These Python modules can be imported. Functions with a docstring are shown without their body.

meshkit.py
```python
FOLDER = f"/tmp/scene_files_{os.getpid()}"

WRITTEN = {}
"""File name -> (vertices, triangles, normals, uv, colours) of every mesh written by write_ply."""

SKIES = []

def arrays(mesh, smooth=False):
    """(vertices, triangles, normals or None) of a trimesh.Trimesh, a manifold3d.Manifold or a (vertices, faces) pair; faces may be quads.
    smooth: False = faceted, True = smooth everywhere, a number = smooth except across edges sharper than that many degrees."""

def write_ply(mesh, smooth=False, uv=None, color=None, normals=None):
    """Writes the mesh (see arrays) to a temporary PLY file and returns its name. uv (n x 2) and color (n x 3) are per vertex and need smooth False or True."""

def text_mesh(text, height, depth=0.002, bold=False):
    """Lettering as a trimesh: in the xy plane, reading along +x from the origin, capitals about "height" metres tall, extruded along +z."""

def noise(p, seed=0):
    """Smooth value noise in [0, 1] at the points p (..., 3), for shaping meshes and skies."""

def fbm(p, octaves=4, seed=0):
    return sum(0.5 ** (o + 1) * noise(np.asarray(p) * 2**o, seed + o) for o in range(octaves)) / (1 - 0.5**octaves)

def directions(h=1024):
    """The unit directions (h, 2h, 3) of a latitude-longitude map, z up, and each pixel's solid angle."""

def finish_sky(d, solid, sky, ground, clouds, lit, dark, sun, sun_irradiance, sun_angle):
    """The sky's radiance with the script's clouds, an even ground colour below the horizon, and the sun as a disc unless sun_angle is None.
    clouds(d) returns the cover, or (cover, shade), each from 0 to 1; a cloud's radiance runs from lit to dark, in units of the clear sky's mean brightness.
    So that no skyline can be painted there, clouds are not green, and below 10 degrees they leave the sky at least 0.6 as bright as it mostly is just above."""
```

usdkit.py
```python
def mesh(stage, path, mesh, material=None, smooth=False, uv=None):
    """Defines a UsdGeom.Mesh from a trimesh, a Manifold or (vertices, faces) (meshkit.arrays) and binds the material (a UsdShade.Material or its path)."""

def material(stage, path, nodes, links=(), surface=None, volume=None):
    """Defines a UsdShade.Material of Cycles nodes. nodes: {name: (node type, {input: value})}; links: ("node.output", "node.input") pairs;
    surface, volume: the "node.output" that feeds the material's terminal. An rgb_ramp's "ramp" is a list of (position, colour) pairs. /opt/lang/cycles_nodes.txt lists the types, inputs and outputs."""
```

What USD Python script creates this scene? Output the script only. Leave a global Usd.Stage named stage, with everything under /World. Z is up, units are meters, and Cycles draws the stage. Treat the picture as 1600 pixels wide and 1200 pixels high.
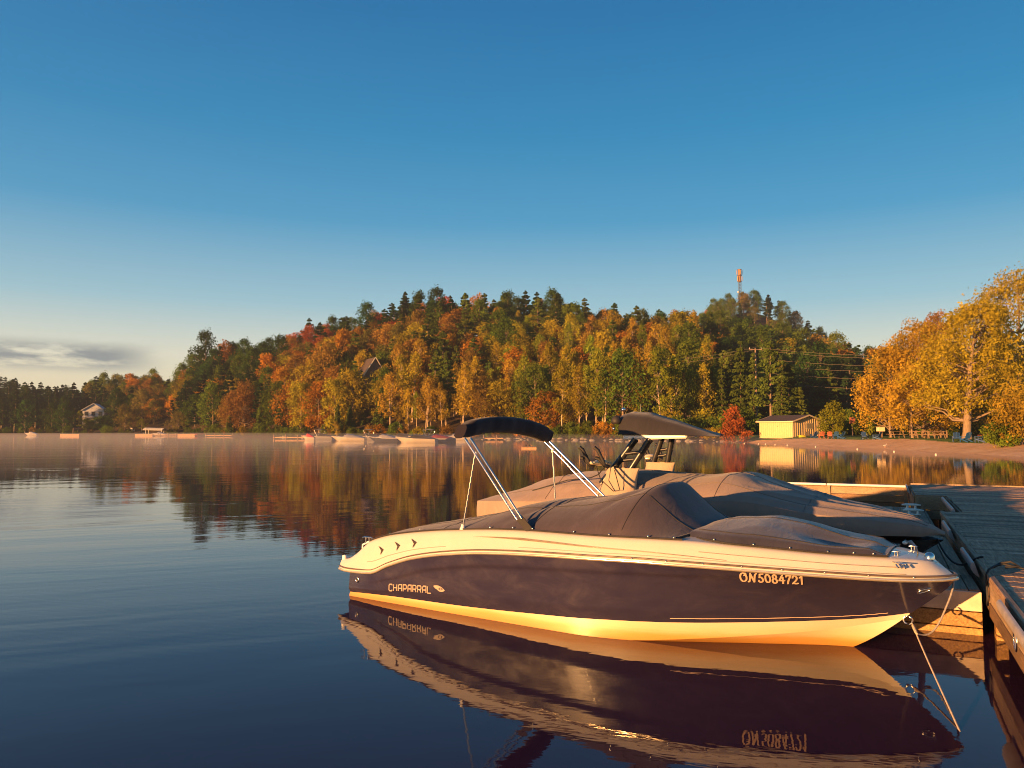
import math, random, re
import numpy as np
import trimesh, shapely, shapely.affinity
from shapely.geometry import LineString, Polygon, Point
from shapely.ops import unary_union
import meshkit, usdkit
from pxr import Usd, UsdGeom, UsdLux, UsdShade, Gf, Sdf, Vt

# ------------------------------------------------------------------ stage, camera, sky, sun, exposure
stage = Usd.Stage.CreateInMemory()
UsdGeom.SetStageUpAxis(stage, "Z"); UsdGeom.SetStageMetersPerUnit(stage, 1.0)
UsdGeom.Xform.Define(stage, "/World"); UsdGeom.Scope.Define(stage, "/World/Looks")
EYE = 2.07                                  # metres above the water
PITCH = math.degrees(math.atan(71 / 1200.0))
cam = UsdGeom.Camera.Define(stage, "/World/camera")
cam.CreateHorizontalApertureAttr(36.0); cam.CreateVerticalApertureAttr(27.0)
cam.CreateFocalLengthAttr(27.0)             # 36 * 1200 / 1600
cam.CreateClippingRangeAttr(Gf.Vec2f(0.05, 20000))
cam.CreateExposureAttr(1.5)
cam.AddTranslateOp().Set(Gf.Vec3d(0, 0, EYE)); cam.AddRotateXOp().Set(90 + PITCH)

SUN_DIR = np.array([-0.76, -0.64, 0.0]); SUN_EL = math.radians(4.4)
SUN_DIR = SUN_DIR / np.linalg.norm(SUN_DIR) * math.cos(SUN_EL); SUN_DIR[2] = math.sin(SUN_EL)
SUN_ROT = math.atan2(SUN_DIR[0], SUN_DIR[1])
sky_mat = usdkit.material(stage, "/World/Looks/sky", {
    "sky": ("sky_texture", {"sky_type": "single_scattering", "sun_disc": False, "sun_elevation": SUN_EL, "sun_rotation": SUN_ROT,
                            "altitude": 300.0, "air_density": 1.0, "aerosol_density": 0.6, "ozone_density": 2.5}),
    "geo": ("texture_coordinate", {}),
    "sep": ("separate_xyz", {}),
    # two low banks of morning cloud over the far left shore
    "mp": ("mapping", {"scale": (7.0, 7.0, 34.0)}),
    "nz": ("noise_texture", {"scale": 1.6, "detail": 8.0, "roughness": 0.62}),
    "az": ("math", {"math_type": "arctan2"}),
    "az1": ("map_range", {"from_min": -0.49, "from_max": -0.415, "to_min": 1.0, "to_max": 0.0, "clamp": True, "range_type": "smoothstep"}),
    "el1": ("map_range", {"from_min": 0.060, "from_max": 0.080, "to_min": 0.0, "to_max": 1.0, "clamp": True, "range_type": "smoothstep"}),
    "el2": ("map_range", {"from_min": 0.086, "from_max": 0.106, "to_min": 1.0, "to_max": 0.0, "clamp": True, "range_type": "smoothstep"}),
    "m1": ("math", {"math_type": "multiply"}),
    "m2": ("math", {"math_type": "multiply"}),
    "nr": ("map_range", {"from_min": 0.30, "from_max": 0.50, "to_min": 0.0, "to_max": 1.0, "clamp": True, "range_type": "smoothstep"}),
    "m3": ("math", {"math_type": "multiply"}),
    "m4": ("math", {"math_type": "multiply", "value2": 0.92}),
    "hs": ("hsv", {"hue": 0.49, "saturation": 1.45, "value": 1.0}),
    "mx": ("mix_color", {"b": (1.15, 1.6, 1.8), "use_clamp": True}),
    # clear dawn sky: deep blue overhead paling to a warm rim, the same all round
    "gl": ("rgb_ramp", {"ramp": [(0.0, (5.9, 4.6, 2.8)), (0.045, (5.5, 4.7, 3.1)), (0.092, (4.9, 4.9, 4.0)), (0.157, (2.2, 3.7, 4.3)), (0.26, (0.50, 2.25, 3.8)), (0.363, (0.17, 1.66, 3.3)), (0.49, (0.085, 1.14, 2.7)), (1.0, (0.09, 0.50, 1.3))]}),
    "sd": ("vector_math", {"math_type": "dot_product", "vector2": tuple(SUN_DIR)}),
    "sf": ("map_range", {"from_min": 0.1, "from_max": 1.0, "to_min": 0.86, "to_max": 0.40, "clamp": True}),
    "gm": ("mix_color", {}),
    "bg": ("background_shader", {"strength": 0.057}),
}, [("geo.generated", "sep.vector"), ("geo.generated", "mp.vector"), ("mp.vector", "nz.vector"), ("sep.x", "az.value1"), ("sep.y", "az.value2"),
    ("az.value", "az1.value"), ("sep.z", "el1.value"), ("sep.z", "el2.value"), ("el1.result", "m1.value1"), ("el2.result", "m1.value2"),
    ("m1.value", "m2.value1"), ("az1.result", "m2.value2"), ("nz.fac", "nr.value"), ("nr.result", "m3.value1"), ("m2.value", "m3.value2"),
    ("m3.value", "m4.value1"), ("sky.color", "hs.color"), ("geo.generated", "sd.vector1"), ("sd.value", "sf.value"), ("sf.result", "gm.fac"), ("sep.z", "gl.fac"), ("gl.color", "gm.b"), ("hs.color", "gm.a"), ("gm.result", "mx.a"), ("m4.value", "mx.fac"), ("mx.result", "bg.color")], surface="bg.background")
dome = UsdLux.DomeLight.Define(stage, "/World/sky")
UsdShade.MaterialBindingAPI.Apply(dome.GetPrim()).Bind(sky_mat)
dome.GetPrim().SetCustomDataByKey("kind", "structure")
sun = UsdLux.DistantLight.Define(stage, "/World/sun")
sun.CreateNormalizeAttr(True); sun.CreateIntensityAttr(1.25); sun.CreateAngleAttr(0.5); sun.CreateColorAttr(Gf.Vec3f(1.0, 0.475, 0.16))
_z = Gf.Vec3d(*map(float, SUN_DIR)); _x = Gf.Cross(Gf.Vec3d(0, 0, 1), _z).GetNormalized(); _y = Gf.Cross(_z, _x)
sun.AddTransformOp().Set(Gf.Matrix4d(_x[0], _x[1], _x[2], 0, _y[0], _y[1], _y[2], 0, _z[0], _z[1], _z[2], 0, 0, 0, 0, 1))

# ------------------------------------------------------------------ helpers
_used = {}
def numbered(parent, name):
    k = _used.get((parent, name), 0); _used[(parent, name)] = k + 1
    return name if k == 0 else f"{name}_{k:03d}"

def keys(prim, label=None, category=None, group=None, kind=None):
    for k, v in (("label", label), ("category", category), ("group", group), ("kind", kind)):
        if v: prim.SetCustomDataByKey(k, v)
    return prim

def place(x, loc=(0, 0, 0), rotz=0.0, scale=None):
    x.AddTranslateOp().Set(Gf.Vec3d(*map(float, loc)))
    if rotz: x.AddRotateZOp().Set(float(rotz))
    if scale is not None: x.AddScaleOp().Set(Gf.Vec3f(*map(float, scale)))

def thing(name, label, category, loc=(0, 0, 0), rotz=0.0, group=None, scale=None):
    x = UsdGeom.Xform.Define(stage, "/World/" + numbered("/World", name)); place(x, loc, rotz, scale)
    keys(x.GetPrim(), label, category, group)
    return x.GetPrim()

def obj(name, mb, mat, parent=None, smooth=False, label=None, kind=None, category=None, group=None):
    par = str(parent.GetPath()) if parent is not None else "/World"
    m = mb.mesh() if isinstance(mb, MB) else mb
    p = usdkit.mesh(stage, par + "/" + numbered(par, name), m, M(mat), smooth).GetPrim()
    keys(p, label, category, group, kind)
    return p

def copy_of(src, name, label, category, loc, rotz=0.0, group=None, scale=None):
    x = UsdGeom.Xform.Define(stage, "/World/" + numbered("/World", name))
    x.GetPrim().GetReferences().AddInternalReference(src if isinstance(src, Sdf.Path) else src.GetPath())
    t = x.GetPrim()
    x.AddTransformOp(opSuffix="place").Set(trs(loc, rotz, scale))
    x.GetPrim().SetInstanceable(True)
    keys(t, label, category, group)
    return t

def trs(loc, rotz=0.0, scale=None):
    c, s = math.cos(math.radians(rotz)), math.sin(math.radians(rotz)); k = scale if scale is not None else (1, 1, 1)
    return Gf.Matrix4d(c * k[0], s * k[0], 0, 0, -s * k[1], c * k[1], 0, 0, 0, 0, k[2], 0, float(loc[0]), float(loc[1]), float(loc[2]), 1)

def class_prim(name):
    """A prototype that is not drawn itself."""
    p = stage.CreateClassPrim("/" + numbered("/", name))
    p.SetTypeName("Xform")
    return p

class MB:
    """Collects shapes into one mesh."""
    def __init__(s): s.V, s.F, s.n = [], [], 0
    def add(s, v, f):
        v = np.asarray(v, float).reshape(-1, 3); f = np.asarray(f, int)
        if f.ndim == 2 and f.shape[1] == 4: f = np.vstack([f[:, [0, 1, 2]], f[:, [0, 2, 3]]])
        s.V.append(v); s.F.append(f + s.n); s.n += len(v); return s
    def tm(s, m, T=None):
        v = np.array(m.vertices)
        if T is not None: v = v @ np.asarray(T)[:3, :3].T + np.asarray(T)[:3, 3]
        return s.add(v, np.array(m.faces))
    def box(s, c, size, rotz=0.0, bevel=0.0, M3=None):
        x, y, z = np.array(size) / 2.0
        if bevel > 0:
            b = min(bevel, x * .9, y * .9, z * .9); v = []
            for (sx, sy, sz) in [(i, j, k) for i in (-1, 1) for j in (-1, 1) for k in (-1, 1)]:
                v += [(sx * (x - b), sy * (y - b), sz * z), (sx * (x - b), sy * y, sz * (z - b)), (sx * x, sy * (y - b), sz * (z - b))]
            h = trimesh.convex.convex_hull(np.array(v)); v, f = np.array(h.vertices), np.array(h.faces)
        else:
            v = np.array([(i * x, j * y, k * z) for i in (-1, 1) for j in (-1, 1) for k in (-1, 1)])
            f = np.array([(0, 1, 3, 2), (4, 6, 7, 5), (0, 4, 5, 1), (2, 3, 7, 6), (0, 2, 6, 4), (1, 5, 7, 3)])
        if M3 is None:
            a = math.radians(rotz); M3 = np.array([[math.cos(a), -math.sin(a), 0], [math.sin(a), math.cos(a), 0], [0, 0, 1]])
        return s.add(v @ np.asarray(M3).T + np.array(c), f)
    def beam(s, a, b, w, h, bevel=0.0):
        """A box from a to b, w wide sideways, h high."""
        a, b = np.array(a, float), np.array(b, float); d = b - a; L = np.linalg.norm(d); d /= L
        side = np.cross((0, 0, 1), d); side = side / np.linalg.norm(side) if np.linalg.norm(side) > 1e-6 else np.array([1.0, 0, 0])
        up = np.cross(d, side)
        return s.box((a + b) / 2, (L, w, h), bevel=bevel, M3=np.stack([d, side, up], 1))
    def tube(s, pts, r, sides=8, caps=True):
        p = np.asarray(pts, float); r = np.broadcast_to(np.asarray(r, float), (len(p),))
        t = np.gradient(p, axis=0); t /= np.linalg.norm(t, axis=1, keepdims=True) + 1e-12
        ref = np.array([0, 0, 1.0]) if abs(t[0][2]) < .9 else np.array([1.0, 0, 0])
        A = np.cross(t, ref); A /= np.linalg.norm(A, axis=1, keepdims=True) + 1e-12; Bv = np.cross(t, A)
        an = np.arange(sides) * 2 * np.pi / sides
        v = p[:, None] + r[:, None, None] * (np.cos(an)[None, :, None] * A[:, None] + np.sin(an)[None, :, None] * Bv[:, None])
        i, j = np.meshgrid(np.arange(len(p) - 1), np.arange(sides), indexing="ij")
        q = np.stack([i * sides + j, i * sides + (j + 1) % sides, (i + 1) * sides + (j + 1) % sides, (i + 1) * sides + j], -1).reshape(-1, 4)[:, ::-1]
        v = v.reshape(-1, 3); s.add(v, q)
        if caps:
            for base, rev in ((0, False), ((len(p) - 1) * sides, True)):
                ring = v[base:base + sides]; f = [(0, k, k + 1) for k in range(1, sides - 1)]
                s.add(ring, [x[::-1] for x in f] if rev else f)
        return s
    def grid(s, P, flip=False, closed=False):
        """P: (n, m, 3)."""
        P = np.asarray(P, float); n, m = P.shape[:2]
        i, j = np.meshgrid(np.arange(n - 1), np.arange(m if closed else m - 1), indexing="ij"); j2 = (j + 1) % m
        q = np.stack([i * m + j, (i + 1) * m + j, (i + 1) * m + j2, i * m + j2], -1).reshape(-1, 4)
        return s.add(P.reshape(-1, 3), q[:, ::-1] if flip else q)
    def fan(s, ring, flip=False):
        r = np.asarray(ring, float); c = r.mean(0); n = len(r)
        f = np.array([(n, k, (k + 1) % n) for k in range(n)])
        return s.add(np.vstack([r, c]), f[:, ::-1] if flip else f)
    def ball(s, c, r, sub=2):
        m = trimesh.creation.icosphere(sub, 1.0); return s.add(np.array(m.vertices) * np.asarray(r) + np.array(c), m.faces)
    def lathe(s, prof, c=(0, 0, 0), n=16):
        an = np.arange(n) * 2 * np.pi / n; P = np.array([[(r * math.cos(a), r * math.sin(a), z) for a in an] for r, z in prof]) + np.array(c)
        return s.grid(P, closed=True, flip=True)
    def flip(s): s.F = [f[:, ::-1] for f in s.F]; return s
    def mesh(s): return np.vstack(s.V), np.vstack(s.F)

# ------------------------------------------------------------------ materials
LOOK = {}
def M(name): return LOOK[name]
def look(name, nodes, links, surface="p.BSDF", volume=None):
    LOOK[name] = usdkit.material(stage, "/World/Looks/" + name, nodes, links, surface=surface, volume=volume)

def plain(name, col, rough=0.5, spec=0.5, metal=0.0, coat=0.0, var=0.25, scale=6.0, bump=0.0, bscale=60.0, stretch=(1, 1, 1), coat_rough=0.04):
    """A colour with a little mottling and fine relief."""
    c = np.array(col)
    look(name, {
        "tc": ("texture_coordinate", {}), "mp": ("mapping", {"scale": stretch}),
        "n": ("noise_texture", {"scale": scale, "detail": 5.0, "roughness": 0.6}),
        "r": ("rgb_ramp", {"ramp": [(0.3, tuple(c * (1 - var))), (0.7, tuple(np.minimum(c * (1 + var), 0.95)))]}),
        "n2": ("noise_texture", {"scale": bscale, "detail": 3.0}),
        "b": ("bump", {"strength": min(1.0, bump), "distance": 0.004}),
        "rr": ("map_range", {"from_min": 0.3, "from_max": 0.7, "to_min": rough * 0.8, "to_max": min(1.0, rough * 1.2)}),
        "p": ("principled_bsdf", {"metallic": metal, "specular_ior_level": spec, "coat_weight": coat, "coat_roughness": coat_rough}),
    }, [("tc.object", "mp.vector"), ("mp.vector", "n.vector"), ("mp.vector", "n2.vector"), ("n.fac", "r.fac"), ("r.color", "p.base_color"), ("n.fac", "rr.value"), ("rr.result", "p.roughness")]
        + ([("n2.fac", "b.height"), ("b.normal", "p.normal")] if bump > 0 else []))

def fabric(name, col, rough=0.75, spec=0.3, var=0.2, scale=3.0, bump=0.35, bscale=240):
    """Woven canvas: weave, soft wrinkles and sun-faded, water-marked patches."""
    c = np.array(col)
    look(name, {
        "tc": ("texture_coordinate", {}), "mp": ("mapping", {"scale": (1.0, 1.0, 0.45)}), "mw": ("mapping", {"scale": (2.2, 1.0, 0.6), "rotation": (0.2, 0.1, 0.5)}),
        "n": ("noise_texture", {"scale": scale, "detail": 7.0, "roughness": 0.66, "distortion": 0.5}), "r": ("rgb_ramp", {"ramp": [(0.3, tuple(c * (1 - var))), (0.55, tuple(c)), (0.75, tuple(c * (1 + var * 1.3)))]}),
        "n2": ("noise_texture", {"scale": bscale, "detail": 2.0}), "w": ("noise_texture", {"scale": 4.5, "detail": 4.0, "roughness": 0.55, "distortion": 1.2}),
        "b": ("bump", {"strength": bump, "distance": 0.003}), "b2": ("bump", {"strength": 0.5, "distance": 0.014}),
        "p": ("principled_bsdf", {"roughness": rough, "specular_ior_level": spec, "sheen_weight": 0.12, "sheen_roughness": 0.5}),
    }, [("tc.object", "mp.vector"), ("tc.object", "mw.vector"), ("mp.vector", "n.vector"), ("tc.object", "n2.vector"), ("mw.vector", "w.vector"), ("n.fac", "r.fac"), ("r.color", "p.base_color"), ("w.fac", "b2.height"), ("b2.normal", "b.normal"), ("n2.fac", "b.height"), ("b.normal", "p.normal")])

def wood(name, c1, c2, grain=(1.0, 14.0, 14.0), rough=0.75, wet=False):
    look(name, {
        "tc": ("texture_coordinate", {}), "mp": ("mapping", {"scale": grain}), "oi": ("object_info", {}),
        "n": ("noise_texture", {"scale": 3.0, "detail": 6.0, "roughness": 0.65, "distortion": 0.6}),
        "g": ("geometry", {}), "n3": ("noise_texture", {"scale": 1.3, "detail": 4.0}),
        "r": ("rgb_ramp", {"ramp": [(0.28, tuple(np.array(c1) * .55)), (0.45, c1), (0.68, c2), (0.8, tuple(np.array(c2) * 1.2))]}),
        "ra": ("map_range", {"from_min": 0.0, "from_max": 1.0, "to_min": 0.62, "to_max": 1.3}),
        "rb": ("map_range", {"from_min": 0.3, "from_max": 0.7, "to_min": 0.7, "to_max": 1.2}),
        "mm": ("math", {"math_type": "multiply"}),
        "h": ("hsv", {}), "b": ("bump", {"strength": 0.5, "distance": 0.004}),
        "p": ("principled_bsdf", {"roughness": rough, "specular_ior_level": 0.35}),
    }, [("tc.object", "mp.vector"), ("mp.vector", "n.vector"), ("n.fac", "r.fac"), ("r.color", "h.color"), ("oi.random", "ra.value"), ("g.position", "n3.vector"), ("n3.fac", "rb.value"),
        ("ra.result", "mm.value1"), ("rb.result", "mm.value2"), ("mm.value", "h.value"), ("h.color", "p.base_color"), ("n.fac", "b.height"), ("b.normal", "p.normal")])

plain("white_gelcoat", (0.47, 0.445, 0.395), 0.28, coat=0.35, var=0.04, scale=2.0)
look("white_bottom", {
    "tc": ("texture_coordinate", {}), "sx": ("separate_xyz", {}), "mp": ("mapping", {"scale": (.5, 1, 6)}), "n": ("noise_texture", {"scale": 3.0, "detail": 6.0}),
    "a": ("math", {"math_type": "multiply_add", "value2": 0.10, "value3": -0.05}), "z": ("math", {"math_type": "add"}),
    # orange-brown near the waterline, paling to cream higher up, wavered by noise
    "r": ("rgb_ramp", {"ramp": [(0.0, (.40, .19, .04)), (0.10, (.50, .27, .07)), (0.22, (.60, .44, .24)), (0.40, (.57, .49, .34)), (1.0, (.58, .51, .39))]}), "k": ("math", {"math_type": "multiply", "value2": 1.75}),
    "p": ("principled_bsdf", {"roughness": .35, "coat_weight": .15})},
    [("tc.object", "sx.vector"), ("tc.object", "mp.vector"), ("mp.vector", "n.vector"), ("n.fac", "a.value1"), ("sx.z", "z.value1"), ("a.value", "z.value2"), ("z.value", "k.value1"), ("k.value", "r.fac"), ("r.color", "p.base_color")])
# navy gelcoat, dusty and slightly hazed
look("navy_gelcoat", {
    "tc": ("texture_coordinate", {}), "mp": ("mapping", {"scale": (0.8, 1, 1.6)}),
    "n": ("noise_texture", {"scale": 2.6, "detail": 7.0, "roughness": 0.62, "distortion": 0.5}),
    "r": ("rgb_ramp", {"ramp": [(0.33, (0.023, 0.021, 0.046)), (0.55, (0.029, 0.026, 0.052)), (0.75, (0.040, 0.034, 0.056))]}),
    "n2": ("noise_texture", {"scale": 160.0, "detail": 2.0}), "s": ("map_range", {"from_min": 0.74, "from_max": 0.80, "to_min": 0.0, "to_max": 0.35, "clamp": True}),
    "mx": ("mix_color", {"b": (0.3, 0.26, 0.24)}),
    "rr": ("map_range", {"from_min": 0.3, "from_max": 0.7, "to_min": 0.10, "to_max": 0.34}),
    "p": ("principled_bsdf", {"specular_ior_level": 0.5, "coat_weight": 0.7, "coat_roughness": 0.06}),
}, [("tc.object", "mp.vector"), ("mp.vector", "n.vector"), ("tc.object", "n2.vector"), ("n.fac", "r.fac"), ("r.color", "mx.a"), ("n2.fac", "s.value"), ("s.result", "mx.fac"), ("mx.result", "p.base_color"), ("n.fac", "rr.value"), ("rr.result", "p.roughness")])
fabric("cover_navy", (0.056, 0.044, 0.056), 0.72, 0.3, var=0.2, scale=3.0, bump=0.35, bscale=240)
fabric("bow_cover_navy", (0.036, 0.033, 0.042), 0.42, 0.55, var=0.25, scale=3.0, bump=0.35, bscale=200)
fabric("bimini_navy", (0.013, 0.011, 0.020), 0.85, 0.15, var=0.2, bump=0.3, bscale=220)
fabric("cover_taupe", (0.25, 0.188, 0.158), 0.8, 0.25, var=0.14, scale=3.0, bump=0.4, bscale=260)
fabric("cover_tan", (0.34, 0.27, 0.2), 0.8, 0.25, var=0.12, scale=5.0, bump=0.4, bscale=260)
fabric("canvas_black", (0.022, 0.020, 0.022), 0.7, 0.3, var=0.2, bump=0.3, bscale=200)
plain("black_metal", (0.02, 0.02, 0.022), 0.35, 0.5, var=0.2)
plain("black_rubber", (0.02, 0.019, 0.02), 0.6, 0.4, var=0.3)
plain("polished_steel", (0.75, 0.73, 0.70), 0.16, metal=1.0, var=0.06)
plain("rail_gold", (0.68, 0.60, 0.46), 0.22, metal=0.7, var=0.08)
plain("white_metal", (0.78, 0.75, 0.68), 0.3, var=0.05)
plain("seam_grey", (0.22, 0.19, 0.17), 0.6, var=0.1)
plain("boat_fitting_gold", (0.70, 0.58, 0.36), 0.3, metal=0.4, var=0.15, scale=20)
plain("stripe_dark", (0.10, 0.075, 0.06), 0.4, var=0.1)
plain("lettering_cream", (0.36, 0.29, 0.23), 0.35, var=0.05)
plain("lettering_tan", (0.58, 0.42, 0.30), 0.45, var=0.05)
plain("lettering_grey", (0.12, 0.10, 0.12), 0.6, var=0.05)
plain("rope_cream", (0.50, 0.42, 0.32), 0.8, var=0.25, scale=60, bump=0.9, bscale=140)
plain("rope_grey", (0.24, 0.22, 0.21), 0.8, var=0.3, scale=60, bump=0.9, bscale=140)
plain("dark_hull", (0.05, 0.035, 0.035), 0.3, coat=0.5, var=0.2)
wood("deck_wood", (0.28, 0.175, 0.11), (0.48, 0.32, 0.20))
wood("face_wood", (0.30, 0.21, 0.13), (0.46, 0.33, 0.20))
wood("brown_wood", (0.20, 0.12, 0.065), (0.33, 0.20, 0.11))
wood("wet_wood", (0.24, 0.135, 0.05), (0.42, 0.25, 0.09), rough=0.4)
plain("bumper_vinyl", (0.34, 0.31, 0.30), 0.45, var=0.18, scale=8)
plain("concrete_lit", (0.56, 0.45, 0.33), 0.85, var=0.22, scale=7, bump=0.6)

# ------------------------------------------------------------------ the moored cuddy with the navy hull
def lerp(s, xs, ys): return np.interp(s, xs, ys)
def smooth_interp(xs, ys):
    from scipy.interpolate import PchipInterpolator
    f = PchipInterpolator(xs, ys); lo, hi = xs[0], xs[-1]
    return lambda s: f(np.clip(s, lo, hi))

BOW1 = np.array([3.98, 6.98]); HEAD1 = -34.0
OFF = 3.4                                                        # local x = s + OFF, local y = -t (port is +y)
def L1(s, t, z): return np.stack(np.broadcast_arrays(np.asarray(s, float) + OFF, -np.asarray(t, float), np.asarray(z, float)), -1)
rail_t = smooth_interp([-6.80, -6.6, -6.14, -5.5, -4.5, -3.2, -2.4, -1.9, -1.4, -0.94, -0.6, -0.35, -0.15, -0.04, 0.0], [0.98, 1.06, 1.12, 1.17, 1.22, 1.225, 1.17, 1.07, 0.92, 0.745, 0.575, 0.42, 0.25, 0.11, 0.0])
rail_z = smooth_interp([-6.80, -6.14, -5.8, -5.4, -4.9, -4.37, -3.78, -3.05, -2.43, -1.96, -0.94, -0.39, 0.0], [0.295, 0.325, 0.45, 0.575, 0.67, 0.735, 0.77, 0.795, 0.81, 0.805, 0.775, 0.75, 0.74])
deck_z = smooth_interp([-6.80, -6.62, -6.50, -6.2, -5.6, -4.73, -4.2, -3.77, -3.1, -2.2, -1.56, -0.96, -0.5, -0.2, 0.0], [0.41, 0.44, 0.50, 0.70, 0.835, 0.94, 0.98, 0.995, 1.00, 1.015, 0.985, 0.945, 0.925, 0.90, 0.86])
def deck_t(s): return np.maximum(rail_t(s) - lerp(s, [-6.8, -6.2, -5, -1, -.3, 0], [.05, .10, .12, .11, .10, .04]), 0.0)
boot_t = smooth_interp([-6.52, -5.7, -4.75, -3.4, -2.83, -2.16, -1.74, -1.22, -0.91, -0.6, -0.38], [1.10, 1.12, 1.13, 1.12, 1.05, 0.83, 0.62, 0.335, 0.17, 0.06, 0.0])
boot_z = smooth_interp([-6.52, -5.71, -4.75, -3.43, -2.83, -2.16, -1.74, -1.22, -0.91, -0.38], [0.045, 0.08, 0.10, 0.155, 0.185, 0.21, 0.23, 0.26, 0.285, 0.38])
stem_z = smooth_interp([-6.52, -3.0, -1.6, -0.87, -0.71, -0.48, -0.38, -0.18, -0.02, 0.0], [-0.40, -0.42, -0.30, 0.0, 0.10, 0.28, 0.37, 0.54, 0.70, 0.74])
chine_t = smooth_interp([-6.52, -3.3, -2.9, -2.14, -1.67, -1.22, -0.98, -0.6, -0.49], [1.10, 1.10, 1.03, 0.75, 0.52, 0.27, 0.145, 0.02, 0.0])
chine_z = smooth_interp([-6.52, -3.3, -2.6, -2.14, -1.67, -1.22, -0.98, -0.49], [-0.05, -0.03, 0.01, 0.052, 0.10, 0.15, 0.19, 0.31])

def side1(s, v):
    """Point of the navy side: v = 0 at the boot line, 1 at the rub rail."""
    s = np.asarray(s, float); v = np.asarray(v, float); s, v = np.broadcast_arrays(s, v)
    front = s > -0.38
    z0 = np.where(front, stem_z(s), boot_z(s)); t0 = np.where(front, 0.0, boot_t(s))
    z1, t1 = rail_z(s), rail_t(s)
    flare = lerp(s, [-6.5, -3, -1.2, -.4, 0], [0.0, 0.0, 0.06, 0.05, 0.0])
    t = t0 + (t1 - t0) * v - flare * np.sin(np.pi * v)
    amp = lerp(s, [-6.2, -5.8, -5.0, -2.2, -1.2], [0, .35, 1, 1, 0])
    vk = lerp(s, [-6.2, -5.7, -5.2, -4.5, -2.4, -1.2], [.55, .56, .70, .76, .80, .86])
    t = t + amp * 0.022 * (1 / (1 + np.exp(-(v - vk) / 0.016)))                 # sculpted crease
    t = t - lerp(s, [-6.5, -6.2, -2.0, -1.0], [1, 1, 1, 0]) * 0.030 * np.clip(1 - v / 0.20, 0, 1)   # rounded-in lower lip
    return s, np.maximum(t, 0), z0 + (z1 - z0) * v
SV = np.concatenate([np.linspace(0, .24, 7)[:-1], np.linspace(.24, .52, 6)[:-1], np.linspace(.52, .90, 24)[:-1], np.linspace(.90, 1, 4)])
SS = np.concatenate([np.linspace(-6.52, -5.6, 14)[:-1], np.linspace(-5.6, -2.2, 44)[:-1], np.linspace(-2.2, -.4, 30)[:-1], np.linspace(-.4, 0, 12)])

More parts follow.
